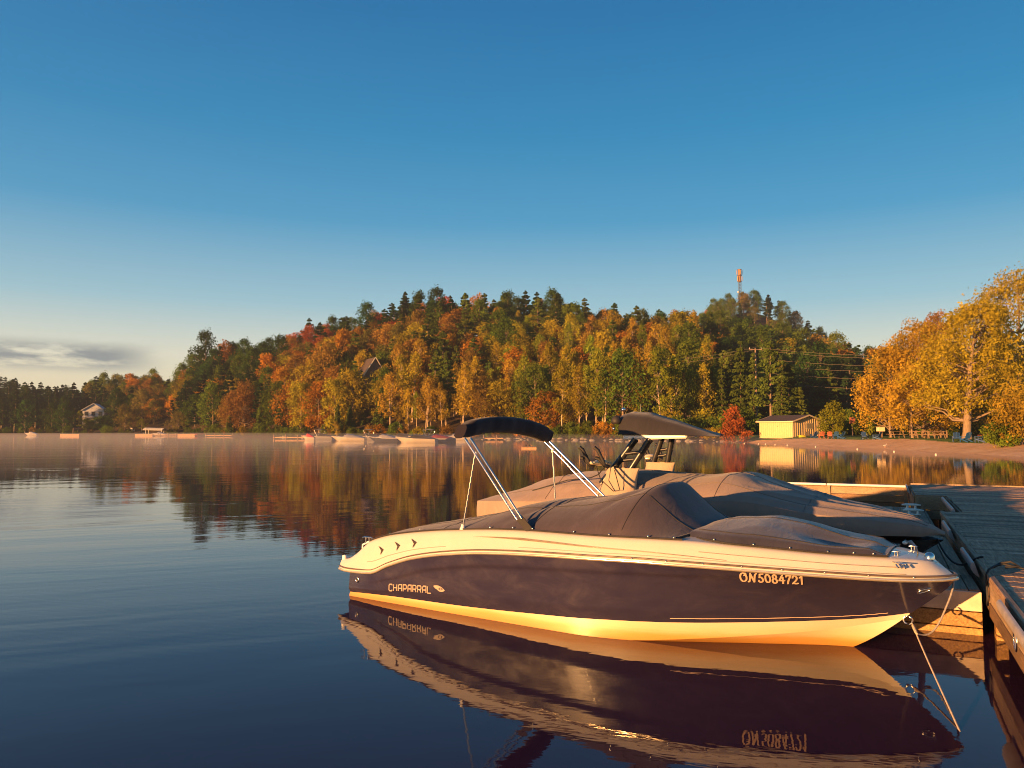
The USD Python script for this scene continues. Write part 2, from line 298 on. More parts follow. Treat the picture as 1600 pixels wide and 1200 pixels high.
def on_hull(s0, v0, height, length=None):
    """Height in metres; letters start at station s0, baseline at v0."""
    def f(x, y):
        s = s0 + x * height; zr = rail_z(s) - boot_z(np.minimum(s, -.4)); v = v0 + y * height / zr; a = side1(s, v)
        b = side1(s + .02, v); c = side1(s, v + .02); P, Q, Rr = L1(*a), L1(*b), L1(*c)
        n = np.cross(Rr - P, Q - P); n /= np.linalg.norm(n, axis=1, keepdims=True); n *= np.sign(-n[:, 1:2]); return P, n
    return f
def build_boat1():
    b = thing("motor_boat", "navy and white motor boat with lowered blue canopy, moored nearest the camera", "boat", (BOW1[0] - OFF * math.cos(math.radians(HEAD1)), BOW1[1] - OFF * math.sin(math.radians(HEAD1)), 0), HEAD1)
    # navy sides and transom
    m = MB(); S, V = np.meshgrid(SS, SV, indexing="ij"); s, t, z = side1(S, V)
    m.grid(L1(s, t, z), flip=True); m.grid(L1(s, -t, z))
    ring = [L1(*side1(-6.52, v)) for v in SV]; left = [L1(x[0], -x[1], x[2]) for x in [side1(-6.52, v) for v in SV]]
    m.grid(np.stack([np.array(ring), np.array(left)], 0))
    obj("hull", m.flip(), "navy_gelcoat", b, 35)
    # white bottom: boot line > chine > keel
    m = MB(); s = np.concatenate([np.linspace(-6.52, -2.6, 30)[:-1], np.linspace(-2.6, -.38, 30)])
    bt = boot_t(s) - lerp(s, [-6.5, -2.0, -1.0], [.03, .03, 0]); bt = np.maximum(bt, 0)
    zk = stem_z(s); ct = np.where(s < -0.49, chine_t(s), 0.0); cz = np.where(s < -.49, np.maximum(chine_z(s), zk), np.maximum(zk, boot_z(s) * 0 + zk))
    for sg in (1, -1):
        rows = []
        for f in np.linspace(0, 1, 5): rows.append(L1(s, sg * (bt + (ct - bt) * f), boot_z(s) + (cz - boot_z(s)) * f))
        m.grid(np.stack(rows, 1), flip=sg < 0)
        rows = []
        for f in np.linspace(0, 1, 5): rows.append(L1(s, sg * ct * (1 - f), cz + (zk - cz) * f))
        m.grid(np.stack(rows, 1), flip=sg < 0)
    m.add([L1(-6.52, q, w) for q, w in [(1.07, .045), (1.10, -.05), (0, -.40), (-1.10, -.05), (-1.07, .045)]], [(0, 1, 2), (0, 2, 4), (4, 2, 3)])
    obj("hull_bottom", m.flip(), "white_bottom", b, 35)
    # thin pale pinstripe above the boot line
    m = MB(); s = np.linspace(-2.35, -0.55, 40); w = np.interp(s, [-2.35, -1.9, -1.0, -.55], [.005, .016, .012, .003])
    a = side1(s, np.full_like(s, .07)); P = L1(a[0], a[1] + .003, a[2]); Q = P.copy(); Q[:, 2] += w
    m.grid(np.stack([P, Q], 1), flip=False); obj("pinstripe", m, "lettering_tan", b)
    # white topsides between rail and deck edge, deck, swim platform
    m = MB(); s = np.concatenate([np.linspace(-6.80, -6.1, 16)[:-1], np.linspace(-6.1, -.5, 70)[:-1], np.linspace(-.5, 0, 18)])
    prof = [(0, 0), (.06, .030), (.18, .016), (.30, .024), (.42, .016), (.56, .024), (.66, .018), (.80, .020), (.92, .014), (1.0, 0.0), (1.03, -.03)]
    rt, rz, dt, dz = rail_t(s), rail_z(s), deck_t(s), deck_z(s); fade = np.clip((0.0 - s) / .4, 0, 1)
    for sg in (1, -1):
        rows = [L1(s - .13 * min(v, 1.0) ** 1.3 * np.exp(s / .22), sg * np.maximum(rt + (dt - rt) * v + o * fade, 0), rz + (dz - rz) * min(v, 1.0) + (0.004 if v > 1 else 0)) for v, o in prof]
        m.grid(np.stack(rows, 1), flip=sg < 0)
    # deck surface
    u = np.linspace(-1, 1, 17); S, U = np.meshgrid(s, u, indexing="ij"); T = U * (np.maximum(deck_t(S) - .02, 0.0)); Z = deck_z(S) + .004 + .035 * (1 - U ** 2) * np.clip((-S) / .6, 0, 1) * np.clip((S + 6.6) / .4, 0, 1)
    m.grid(L1(S - .13 * np.exp(S / .22), T, Z), flip=True)
    # rear faces under the swim platform
    m.grid(np.stack([L1(-6.80, np.linspace(-1, 1, 9) * rail_t(-6.8), rail_z(-6.8)), L1(-6.80, np.linspace(-1, 1, 9) * deck_t(-6.8), deck_z(-6.8))], 0), flip=True)
    S, U = np.meshgrid([-6.80, -6.5], np.linspace(-1, 1, 9), indexing="ij"); m.grid(L1(S, U * rail_t(S), rail_z(S)))
    obj("deck", m, "white_gelcoat", b, 28)
    # rub rail: pale gold bead with a dark groove above
    m = MB(); m2 = MB(); s = np.concatenate([np.linspace(-6.80, -.6, 90)[:-1], np.linspace(-.6, 0.0, 26)])
    P = np.vstack([L1(s, rail_t(s) + .012, rail_z(s)), L1(s[::-1][1:], -(rail_t(s[::-1][1:]) + .012), rail_z(s[::-1][1:]))]); P[np.abs(P[:, 0] - OFF) < 1e-6, 0] += .012
    m.tube(P, .016, 8); Q = P.copy(); Q[:, 2] += .034; m2.tube(Q, .010, 6)
    obj("rub_rail", m, "rail_gold", b, True); obj("rail_groove", m2, "stripe_dark", b, True)
    m = MB()
    for x in np.arange(-2.6, -.25, .33):
        q = L1(x, rail_t(x) + .026, rail_z(x) + .03); m.ball(q, .008, 1)
    obj("rail_screws", m, "polished_steel", b, True)
    # dark spear-shaped stripe on the white topside
    m = MB(); s = np.linspace(-4.55, -1.75, 50); v = np.interp(s, [-4.55, -3.8, -1.75], [.72, .60, .36]); w = np.interp(s, [-4.55, -3.9, -3.2, -1.75], [.0, .024, .016, .003])
    rt, rz, dt, dz = rail_t(s), rail_z(s), deck_t(s), deck_z(s); P = L1(s, rt + (dt - rt) * v + .029, rz + (dz - rz) * v); Q = P.copy(); Q[:, 2] += w
    m.grid(np.stack([P, Q], 1)); obj("side_stripe", m, "stripe_dark", b)
    # fine seams moulded along the topside
    for v0, xa, xb in ((.30, -3.9, -.35), (.62, -2.0, -.35), (.34, -6.2, -4.9)):
        m = MB(); s = np.linspace(xa, xb, 40); rt, rz, dt, dz = rail_t(s), rail_z(s), deck_t(s), deck_z(s)
        m.tube(L1(s, rt + (dt - rt) * v0 + .022, rz + (dz - rz) * v0), .0035, 5); obj("moulded_seam", m, "seam_grey", b, True)
    # three arrowhead vents
    for s0 in (-5.98, -5.70, -5.43):
        m = MB(); h = .085; rt, rz, dt, dz = (float(f(s0)) for f in (rail_t, rail_z, deck_t, deck_z))
        zc = rz + (dz - rz) * .60; pts = [(-.055, .046), (.055, .012), (.005, -.055), (.012, -.004)]
        def on(x, zz):
            ss = s0 + x; a, c, d, e = (float(f(ss)) for f in (rail_t, rail_z, deck_t, deck_z)); v = (zc + zz - c) / (e - c); return L1(ss, a + (d - a) * v + .030, zc + zz)
        o = [on(*q) for q in pts]; i = [on(x * .9, z * .9) - np.array([0, .03, 0]) * -1 for x, z in pts]
        m.add(o, [(0, 3, 1), (1, 3, 2), (0, 1, 3), (1, 2, 3)]); obj("side_vent", m, "stripe_dark", b)
    # navy cockpit cover
    zc = smooth_interp([-6.36, -6.2, -5.6, -5.1, -4.7, -4.2, -3.9, -3.4, -3.1, -2.8, -2.67, -2.54, -2.32, -2.10], [0.66, 0.76, 0.90, 1.00, 1.09, 1.225, 1.26, 1.31, 1.385, 1.46, 1.49, 1.385, 1.17, 1.035])
    a = np.concatenate([np.linspace(0, .8, 54)[:-1], np.linspace(.8, 1, 30)]); u = np.linspace(-1, 1, 65); A, Uu = np.meshgrid(a, u, indexing="ij")
    sr = -6.36 + .10 * Uu ** 2; sf = -2.24 + .12 * (1 - np.abs(Uu) ** 2.2); S = sr + (sf - sr) * A
    te = deck_t(S) - .015; ze = deck_z(S) + .012; shift = (.05 - .0) * np.abs(Uu) ** 2 * 0
    n = lerp(S, [-6.4, -5, -4, -3, -2.6, -2.1], [2.2, 2.2, 2.4, 2.8, 2.7, 2.7])
    crown = np.maximum(zc(np.clip(S + .20 * np.abs(Uu) ** 2.2 * (S > -3.2) * np.clip((S + 3.2) / .5, 0, 1), -6.36, -1.95)) - ze, 0.0)
    Z = ze + crown * np.maximum(1 - np.abs(Uu) ** n, 0) ** lerp(S, [-6, -3, -2], [.9, .85, .9])
    nz = meshkit.fbm(np.stack([S * 1.4, Uu * 2.2, S * 0], -1), 4, 3) - .5
    Z = Z + nz * .026 * (1 - np.abs(Uu) ** 6) * np.clip((S + 6.3) / .5, 0, 1) * np.clip((-2.5 - S) / .2, 0, 1)
    Z -= .020 * np.maximum(0, np.sin((S * 2.1 + Uu * 1.7) * 3.2)) ** 6 * (1 - np.abs(Uu) ** 4) * np.clip((S + 6.2) / .6, 0, 1) * (S < -2.75)
    m = MB(); m.grid(L1(S, Uu * te, Z), flip=True)
    cov = obj("cockpit_cover", m, "cover_navy", b, 24)
    G = L1(S, Uu * te, Z) + np.array([0, 0, .002])
    for j in (14, 50):                                          # stitched seams
        mm = MB(); mm.tube(G[2:-1:2, j], .0035, 5); obj("seam", mm, "canvas_black", cov, True)
    for i in (20, 40, 62):
        mm = MB(); mm.tube(G[i, 1:-1], .0035, 5); obj("seam", mm, "canvas_black", cov, True)
    # hem and snaps
    m = MB(); s = np.linspace(-6.25, -2.17, 60)
    for sg in (1, -1): m.tube(L1(s, sg * (deck_t(s) - .008), deck_z(s) + .012), .010, 6)
    fr = [L1(-2.24 + .12 * (1 - abs(q) ** 2.2), q * (deck_t(-2.1) - .015), deck_z(-2.1) + .02 + .035 * (1 - q * q)) for q in np.linspace(-1, 1, 25)]; m.tube(fr, .012, 6)
    obj("hem", m, "canvas_black", cov, True)
    for x in (-5.9, -5.4, -4.35, -4.05, -3.8, -3.3, -2.9, -2.5, -2.25):
        m = MB(); m.ball(L1(x, deck_t(x) - .004, deck_z(x) + .028), (.010, .006, .010), 1); obj("snap", m, "polished_steel", cov, True)
    # bow cover: sagging, with a puddle
    te = lambda x: np.minimum(deck_t(x) - .015, lerp(x, [-2.12, -2.0, -1.7, -1.3], [.80, .88, .93, .95]))
    s = np.linspace(-2.10, -.50, 44); u = np.linspace(-1, 1, 41); S, Uu = np.meshgrid(s, u, indexing="ij")
    S = S + .10 * Uu ** 2 * np.clip((-1.7 - S) / .4, 0, 1) * -1.0
    dome = lerp(S, [-2.3, -2.05, -1.6, -1.25, -.9, -.6, -.5], [.03, .10, .15, .13, .07, .035, .02])
    Z = deck_z(S) + .016 + .052 * np.maximum(1 - np.abs(Uu) ** 16, 0) ** .5 * np.clip((-.52 - S) / .12, 0, 1) + np.maximum(dome - .035, 0) * (1 - Uu ** 2)
    Z -= .12 * np.exp(-(((S + .98) / .26) ** 2 + ((Uu - .42) / .36) ** 2)) * .6
    Z += .02 * np.exp(-(((S + 1.5) / .3) ** 2 + ((Uu + .35) / .3) ** 2))
    Z += (meshkit.fbm(np.stack([S * 3.0, Uu * 2.6, S * 0 + 5], -1), 4, 8) - .5) * .030 * (1 - np.abs(Uu) ** 5)
    Z = np.maximum(Z, deck_z(S) + .035 * (1 - Uu ** 2) * .9 + .012)
    m = MB(); m.grid(L1(S, Uu * te(S), Z), flip=True); bc = obj("bow_cover", m, "bow_cover_navy", b, True)
    G = L1(S, Uu * te(S), Z) + np.array([0, 0, .002])
    for j in (3, 20, 37):
        mm = MB(); mm.tube(G[1:-1, j], .0035, 5); obj("seam", mm, "canvas_black", bc, True)
    m = MB()
    for sg in (1, -1): m.tube(L1(s, sg * te(s), deck_z(s) + .016), .011, 6)
    m.tube([L1(-2.2 + .10 * (1 - q * q), q * te(-2.1), deck_z(-2.1) + .03) for q in np.linspace(-1, 1, 15)], .011, 6); m.tube([L1(-.50, q * te(-.5), deck_z(-.5) + .02) for q in np.linspace(-1, 1, 9)], .011, 6)
    obj("hem", m, "canvas_black", bc, True)
    for x in (-1.9, -1.55, -1.25, -.95, -.75, -.6):
        m = MB(); m.ball(L1(x, te(x) + .006, deck_z(x) + .03), (.009, .006, .009), 1); obj("snap", m, "polished_steel", bc, True)
    # bimini: folded canvas sleeve on two pairs of poles
    q = np.linspace(-1.06, 1.06, 31); zz = 2.125 - .10 * np.abs(q) ** 2.2 + .035 * q; sx = -4.86 + .06 * q + 0 * q
    prof = []
    for k, tq in enumerate(q):
        e = 1.0 if abs(tq) < .95 else .82; an = np.arange(14) * 2 * np.pi / 14
        ca, sa = np.cos(an), np.sin(an); ca, sa = np.sign(ca) * np.abs(ca) ** .75, np.sign(sa) * np.abs(sa) ** .75
        wob = 1 + .08 * math.sin(tq * 9) + .05 * math.sin(tq * 23)
        prof.append(L1(sx[k] + .10 * e * ca * wob + .035 * sa, np.full(14, tq), zz[k] + .100 * e * sa))
    m = MB(); m.grid(np.array(prof), closed=True); m.fan(prof[0]); m.fan(prof[-1], True)
    bim = obj("canopy_boot", m.flip(), "bimini_navy", b, 40)
    for sg, top, foot in ((1, (-4.70, 1.97), (-3.96, 1.10)), (-1, (-4.93, 1.90), (-4.02, 1.08))):
        for k, d in ((0, -.035), (1, .045)):
            m = MB(); a0 = np.array([top[0] + d, sg * 1.055, top[1]]); a1 = np.array([foot[0] + d * .9, sg * (1.10 + .02 * k), foot[1] + .02 * k])
            P = [L1(*(a0 + (a1 - a0) * f)) for f in np.linspace(0, 1, 6)]; m.tube(P, .0135, 8); obj("canopy_pole", m, "polished_steel", b, True)
        m = MB(); m.beam(L1(foot[0] + .0, sg * 1.11, foot[1] + .03), L1(foot[0] + .13, sg * 1.10, 1.0), .012, .085, .004); obj("pole_socket", m, "canvas_black", b)
    for sg, top, foot in ((1, (-4.59, 1.80), (-4.75, .95)), (-1, (-4.84, 1.77), (-4.80, .97))):
        m = MB(); m.tube([L1(top[0], sg * 1.05, top[1]), L1((top[0] + foot[0]) / 2, sg * 1.06, (top[1] + foot[1]) / 2), L1(foot[0], sg * 1.07, foot[1])], .011, 8); obj("support_pole", m, "polished_steel", b, True)
        m = MB(); m.lathe([(0, .05), (.018, .05), (.022, .02), (.036, .0), (.036, -.006)], L1(foot[0], sg * 1.07, foot[1]), 10); obj("pole_mount", m, "white_metal", b, True); m = MB(); m.ball(L1(top[0], sg * 1.05, top[1]), .022, 1); obj("pole_joint", m, "white_metal", b, True)
    # deck fittings
    def cleat(s0, t0, sc=1.0, mat="polished_steel"):
        m = MB(); z0 = float(deck_z(s0)) + .03
        m.tube([L1(s0 - .10 * sc, t0, z0 + .05 * sc), L1(s0 - .05 * sc, t0, z0 + .06 * sc), L1(s0 + .05 * sc, t0, z0 + .06 * sc), L1(s0 + .10 * sc, t0, z0 + .05 * sc)], [.005, .009, .009, .005], 6)
        for d in (-.035, .035): m.tube([L1(s0 + d * sc, t0, z0 - .02), L1(s0 + d * sc, t0, z0 + .06 * sc)], .007, 6)
        obj("cleat", m, mat, b, True)
    cleat(-.44, .27, .38); cleat(-.36, -.20, .38); cleat(-6.30, 1.0, .9)
    m = MB(); m.lathe([(0, .04), (.018, .038), (.036, .026), (.045, .008), (.047, -.02)], L1(-.20, .03, .915), 14); obj("bow_light", m, "polished_steel", b, True)
    m = MB(); m.tube([L1(-.29, .07, .90), L1(-.29, .07, .965)], .006, 6); obj("flag_socket", m, "black_metal", b, True)
    m = MB()                                                     # louvred vent on the fore deck edge
    for k in range(3): m.tube([L1(-.42 + .03 * k, .455, .885), L1(-.40 + .03 * k, .475, .86)], .008, 6)
    m.box(L1(-.40, .43, .897), (.16, .035, .008), rotz=-38); obj("deck_vent", m, "polished_steel", b, True)
    m = MB(); m.lathe([(0, .05), (.028, .045), (.034, .02), (.03, -.03)], L1(-6.77, .93, .41), 12); obj("stern_light", m, "white_metal", b, True)
    m = MB(); m.tube([L1(-6.52, .86, .52), L1(-6.52, .86, .60), L1(-6.34, .86, .68), L1(-6.28, .86, .70)], .012, 8); obj("grab_rail", m, "white_metal", b, True)
    def fitting(s0, v, rs, rz):
        on = on_hull(s0, v, 1.0); an = np.arange(21) * 2 * np.pi / 20
        def at(k, o):
            P, n = on(np.cos(k) * rs, np.sin(k) * rz); return P + n * o
        m = MB(); m.tube(at(an, .006), .007, 6, caps=False); obj("hull_fitting", m, "polished_steel", b, True)
        m = MB(); m.fan(at(an[:-1], .004)); obj("fitting_plug", m, "black_rubber", b)
    fitting(-6.36, .62, .022, .028); fitting(-.24, .55, .050, .020)
    # bow eye
    m = MB(); c = L1(-.43, 0, .325); an = np.linspace(0, 2 * np.pi, 17)
    m.tube([c + np.array([.035 + math.cos(k) * .038, 0, -.012 + math.sin(k) * .038]) for k in an], .009, 6); obj("bow_eye", m, "polished_steel", b, True)
    return b

# ------------------------------------------------------------------ lettering, drawn with a pen
def bez(p0, p1, p2, p3=None, n=10):
    t = np.linspace(0, 1, n)[:, None]; p0, p1, p2 = map(np.array, (p0, p1, p2))
    if p3 is None: return (1 - t) ** 2 * p0 + 2 * t * (1 - t) * p1 + t ** 2 * p2
    p3 = np.array(p3); return (1 - t) ** 3 * p0 + 3 * t * (1 - t) ** 2 * p1 + 3 * t ** 2 * (1 - t) * p2 + t ** 3 * p3
def arc(cx, cy, rx, ry, a0, a1, n=18):
    a = np.radians(np.linspace(a0, a1, n)); return np.stack([cx + rx * np.cos(a), cy + ry * np.sin(a)], 1)
def pen(path, wide=.12, thin=.03, ang=20):
    """A broad nib drawn along a path."""
    a = np.radians(ang); nib = np.array([(math.cos(k) * wide * math.cos(a) - math.sin(k) * thin * math.sin(a), math.cos(k) * wide * math.sin(a) + math.sin(k) * thin * math.cos(a)) for k in np.arange(10) * 2 * np.pi / 10])
    P = np.asarray(path, float)
    return unary_union([Polygon(np.vstack([nib + a, nib + b])).convex_hull if False else shapely.MultiPoint(np.vstack([nib + a, nib + b])).convex_hull for a, b in zip(P[:-1], P[1:])])
SCRIPT = {
    "O": (.86, [arc(.42, .5, .36, .46, 60, 430, 26), bez((.55, .92), (.75, 1.05), (.80, .72), (.55, .70))]),
    "N": (1.05, [bez((.02, .05), (.12, -.08), (.20, .30), (.30, .95)), [(.30, .95), (.66, .04)], bez((.66, .04), (.72, .4), (.78, .95), (1.0, .96))]),
    "5": (.66, [[(.58, .96), (.24, .93)], [(.24, .93), (.18, .56)], arc(.28, .32, .26, .28, 118, -150, 16)]),
    "0": (.70, [arc(.34, .5, .27, .45, 0, 360, 24)]),
    "8": (.68, [arc(.34, .73, .20, .22, -90, 270, 18), arc(.32, .26, .25, .25, 90, 450, 20)]),
    "4": (.68, [[(.46, .96), (.06, .34)], [(.06, .34), (.62, .34)], [(.48, .70), (.44, .02)]]),
    "7": (.62, [[(.10, .80), (.14, .93)], [(.14, .93), (.60, .93)], bez((.60, .93), (.40, .55), (.24, .30), (.22, .03))]),
    "2": (.68, [bez((.10, .72), (.14, 1.08), (.62, 1.05), (.56, .66)), bez((.56, .66), (.50, .40), (.20, .22), (.06, .06)), bez((.06, .06), (.30, .14), (.40, .0), (.62, .10))]),
    "1": (.46, [[(.12, .76), (.34, .95)], [(.34, .95), (.28, .03)]]),
    " ": (.2, [])}
def script_text(txt, slant=.30):
    x, out = 0.0, []
    for c in txt:
        w, st = SCRIPT[c]
        for s in st:
            s = np.asarray(s, float); s = np.stack([s[:, 0] + x + slant * s[:, 1], s[:, 1]], 1); out.append(pen(s, .120, .026, 14))
        x += w + .09
    return unary_union(out), x
BLOCK = {
    "C": [[(.82, .84), (.70, 1), (.16, 1), (0, .84), (0, .16), (.16, 0), (.70, 0), (.82, .16)]],
    "H": [[(0, 0), (0, 1)], [(.8, 0), (.8, 1)], [(0, .5), (.8, .5)]],
    "A": [[(0, 0), (0, .82), (.18, 1), (.8, 1), (.8, 0)], [(0, .42), (.8, .42)]],
    "P": [[(0, 0), (0, 1), (.66, 1), (.8, .86), (.8, .52), (.66, .38), (0, .38)]],
    "R": [[(0, 0), (0, 1), (.66, 1), (.8, .86), (.8, .56), (.66, .42), (0, .42)], [(.5, .42), (.8, 0)]],
    "L": [[(0, 1), (0, 0), (.78, 0)]]}
def block_text(txt, slant=.10, stroke=.078):
    x, out = 0.0, []
    for c in txt:
        for s in BLOCK[c]:
            s = np.array(s, float); s = np.stack([s[:, 0] * .84 + x + slant * s[:, 1], s[:, 1]], 1); out.append(LineString(s).buffer(stroke, cap_style="flat", join_style="mitre"))
        x += 1.0
    return unary_union(out), x
def lay(shape, on, depth=.004):
    """A flat shape as a thin solid; on(x, y) gives points of the surface it lies on and the way out of it."""
    m = MB()
    shape = shape.segmentize(.12)
    for g in getattr(shape, "geoms", [shape]):
        if g.area < 1e-4: continue
        e = trimesh.creation.extrude_polygon(g, 1.0, engine="earcut"); v = np.array(e.vertices); p, n = on(v[:, 0], v[:, 1])
        m.add(p + n * (v[:, 2:] * depth + .0015), np.array(e.faces))
    return m
def letter_boat1(b):
    t, w = block_text("CHAPARRAL"); obj("maker_lettering", lay(t, on_hull(-5.81, .20, .0767)), "lettering_cream", b, label="raised cream maker's name on the navy side")
    em = unary_union([Polygon(bez((0, .75), (.5, 1.0), (1.4, .9), (2.0, .25), 14).tolist() + bez((2.0, .25), (1.3, -.15), (.9, .1), (.6, .35), 14).tolist()).buffer(0)]).difference(Polygon(arc(1.28, .42, .36, .17, 0, 360)).buffer(0))
    em = unary_union([em, Polygon(arc(1.28, .42, .20, .09, 0, 360)), Polygon([(.1, .55), (1.0, .2), (.5, .52)])])
    obj("maker_emblem", lay(em, on_hull(-5.105, .245, .085)), "lettering_cream", b)
    t, w = script_text("ON5084721"); t = shapely.affinity.scale(t, .72, 1, origin=(0, 0)); obj("registration_number", lay(t, on_hull(-1.665, .775, .100)), "lettering_tan", b, label="tan script registration number on the bow")
    t, w = block_text("CHAPARRAL", .0, .09)                    # maker's name on the canopy boot
    def on(x, y):
        q = .345 - x * .0315; wob = 1 + .08 * np.sin(q * 9) + .05 * np.sin(q * 23); z = 2.125 - .10 * np.abs(q) ** 2.2 + .035 * q + (y - .5) * .062 + .035
        return L1(-4.86 + .06 * q - .10 * wob - .002, q, z), np.broadcast_to(np.array([-1.0, 0, 0.0]), (len(x), 3))
    boot = stage.GetPrimAtPath(str(b.GetPath()) + "/canopy_boot"); obj("maker_lettering", lay(t, on), "lettering_grey", boot)

# ------------------------------------------------------------------ the covered wakeboard boat behind it
BOW2 = np.array([5.39, 9.70]); HEAD2 = -34.5
def L2(s, t, z): return np.stack(np.broadcast_arrays(np.asarray(s, float) + OFF, -np.asarray(t, float), np.asarray(z, float)), -1)
def build_boat2():
    b = thing("wakeboard_boat", "boat under a full grey-brown cover with a black tower, second from the camera", "boat", (BOW2[0] - OFF * math.cos(math.radians(HEAD2)), BOW2[1] - OFF * math.sin(math.radians(HEAD2)), 0), HEAD2)
    hb = smooth_interp([-6.25, -5, -3, -2, -1.2, -.6, -.25, 0], [1.12, 1.20, 1.22, 1.10, .82, .50, .26, .02])
    wl = smooth_interp([-6.2, -3.4, -2.4, -1.6, -1.0, -.85], [1.05, 1.05, .82, .42, .10, .0])
    # hull
    s = np.concatenate([np.linspace(-6.2, -2.4, 20)[:-1], np.linspace(-2.4, 0, 26)]); zs = lerp(s, [-6.2, -3, -1, 0], [.60, .68, .70, .70]); zk = np.interp(s, [-6.2, -2.0, -.9, -.5, -.2, 0], [-.35, -.35, -.0, .28, .54, .68])
    m = MB()
    for sg in (1, -1):
        rows = [L2(s, sg * (hb(s) * f + (np.where(s < -.85, wl(s), 0)) * (1 - f) - .05 * math.sin(math.pi * f) * (s > -2.5)), np.maximum(zk, -.02) * (1 - f) + zs * f) for f in np.linspace(0, 1, 7)]
        rows.insert(0, L2(s, 0 * s, np.minimum(zk, zs)))
        m.grid(np.stack(rows, 1), flip=sg > 0)
    m.add([L2(-6.2, 1.12, .60), L2(-6.2, 1.05, -.02), L2(-6.2, 0, -.35), L2(-6.2, -1.05, -.02), L2(-6.2, -1.12, .60)], [(0, 1, 2), (0, 2, 4), (4, 2, 3)])
    obj("hull", m, "dark_hull", b, 35)
    # cover
    zc = smooth_interp([-6.42, -6.35, -6.0, -5.6, -5.1, -4.6, -4.1, -3.6, -3.1, -2.75, -2.5, -2.3, -2.1, -1.75, -1.38, -.77, -.33, -.06, 0.03], [.98, 1.02, 1.12, 1.25, 1.38, 1.42, 1.45, 1.42, 1.40, 1.43, 1.46, 1.42, 1.335, 1.23, 1.14, 1.04, .965, .83, .79])
    ze_ = smooth_interp([-6.42, -5, -3, -2.2, -1.4, -.6, -.2, .03], [.93, 1.0, 1.12, 1.14, 1.02, .93, .87, .775])
    a = np.linspace(0, 1, 110); S0 = -6.42 + 6.45 * a; u = np.concatenate([np.linspace(-1, -.9, 5)[:-1], np.linspace(-.9, .9, 45)[:-1], np.linspace(.9, 1, 5)])
    S, U = np.meshgrid(S0, u, indexing="ij"); te = (hb(S) + .03) * 1.0
    n = lerp(S, [-6.4, -5.5, -4, -2.4, -1.4, 0], [3.0, 2.0, 2.4, 3.0, 2.2, 2.0])
    Z = ze_(S) + np.maximum(zc(np.clip(S + .12 * np.abs(U) ** 2 * np.clip(1 - np.abs(S + 2.4) / .9, 0, 1), -6.42, .03)) - ze_(S), 0) * np.maximum(1 - np.abs(U) ** n, 0) ** .85
    # sags and taut folds
    Z += (meshkit.fbm(np.stack([S * 1.3, U * 2.0, S * 0 + 2], -1), 4, 21) - .5) * .06 * (1 - np.abs(U) ** 4)
    for (s1, u1, s2, u2, d, w) in ((-4.3, .75, -6.2, .2, .03, .06), (-4.3, .75, -5.6, .8, .025, .06), (-2.4, .75, -.3, .25, .03, .05), (-2.4, .3, -.4, .0, .025, .05), (-2.5, -.4, -1.0, -.3, .03, .06), (-4.2, .5, -2.7, .1, .022, .06), (-2.4, .95, -1.0, .75, .03, .05)):
        f = np.clip((S - s1) / (s2 - s1), 0, 1); du = np.abs(U - (u1 + (u2 - u1) * f)); inside = ((S - s1) / (s2 - s1) > 0) & ((S - s1) / (s2 - s1) < 1)
        Z += d * np.exp(-(du / w) ** 2) * np.sin(np.pi * f) * inside
    m = MB(); m.grid(L2(S, U * te, Z), flip=True)
    for sg in (1, -1):                                         # skirt hanging down over the gunwale
        k = -1 if sg > 0 else 0; drop = lerp(S0, [-6.42, -5, -3, -1.0, -.2, .03], [.36, .34, .30, .22, .13, .02]); rows = []
        for f in np.linspace(0, 1, 6):
            wv = .012 * np.sin(S0 * 7) * f + .02 * math.sin(math.pi * f)
            rows.append(L2(S0 - .0, sg * (te[:, k] + wv + .006), Z[:, k] - drop * f))
        m.grid(np.stack(rows, 1), flip=sg < 0)
    back = L2(S0[0], u * te[0], Z[0]); low = back.copy(); low[:, 2] -= .36; low[:, 0] -= .02; m.grid(np.stack([back, low], 0), flip=False)
    cov = obj("cover", m, "cover_taupe", b, 55)
    G = L2(S, U * te, Z) + np.array([0, 0, .002])
    for j in (8, 26, 44):
        mm = MB(); mm.tube(G[3:-3, j], .004, 5); obj("seam", mm, "stripe_dark", cov, True)
    for i in (22, 38, 66, 84):
        mm = MB(); mm.tube(G[i, 1:-1], .004, 5); obj("seam", mm, "stripe_dark", cov, True)
    # tower
    tw = []
    for sg, base, top in ((1, (-4.10, 1.45), (-3.72, 1.93)), (1, (-3.82, 1.45), (-3.50, 1.93)), (-1, (-4.40, 1.40), (-4.17, 1.93)), (-1, (-4.13, 1.40), (-3.99, 1.93))):
        m = MB(); p, q = L2(base[0], sg * 1.04, base[1]), L2(top[0], sg * .98, top[1]); p = p - (q - p) * .35; m.tube([p, p + (q - p) * .5, q], .048, 10); obj("tower_leg", m, "black_metal", b, True)
    for sg, A, Bq, zz in ((1, -3.97, -3.69, 1.62), (1, -3.90, -3.62, 1.72), (-1, -4.30, -4.08, 1.62), (-1, -4.27, -4.05, 1.72)):
        m = MB(); m.tube([L2(A, sg * 1.02, zz), L2(Bq, sg * 1.02, zz + .03)], .026, 8); obj("tower_rung", m, "black_metal", b, True)
    m = MB()                                                    # pale underside plate of the tower top
    for sg, s1, s2, w in ((1, -3.92, -2.95, .95), (-1, -4.55, -3.55, -.95)):
        m.beam(L2(s1, w, 1.955), L2(s2, w, 1.985), .10, .075, .02)
    m.beam(L2(-3.85, .95, 1.95), L2(-4.45, -.95, 1.95), .08, .06, .02); m.beam(L2(-3.0, .95, 1.98), L2(-3.6, -.95, 1.98), .08, .06, .02)
    obj("tower_plate", m, "white_metal", b)
    # folded canvas on the tower
    v = np.linspace(-1, 1, 21); a = np.linspace(0, 1, 25); A, V = np.meshgrid(a, v, indexing="ij")
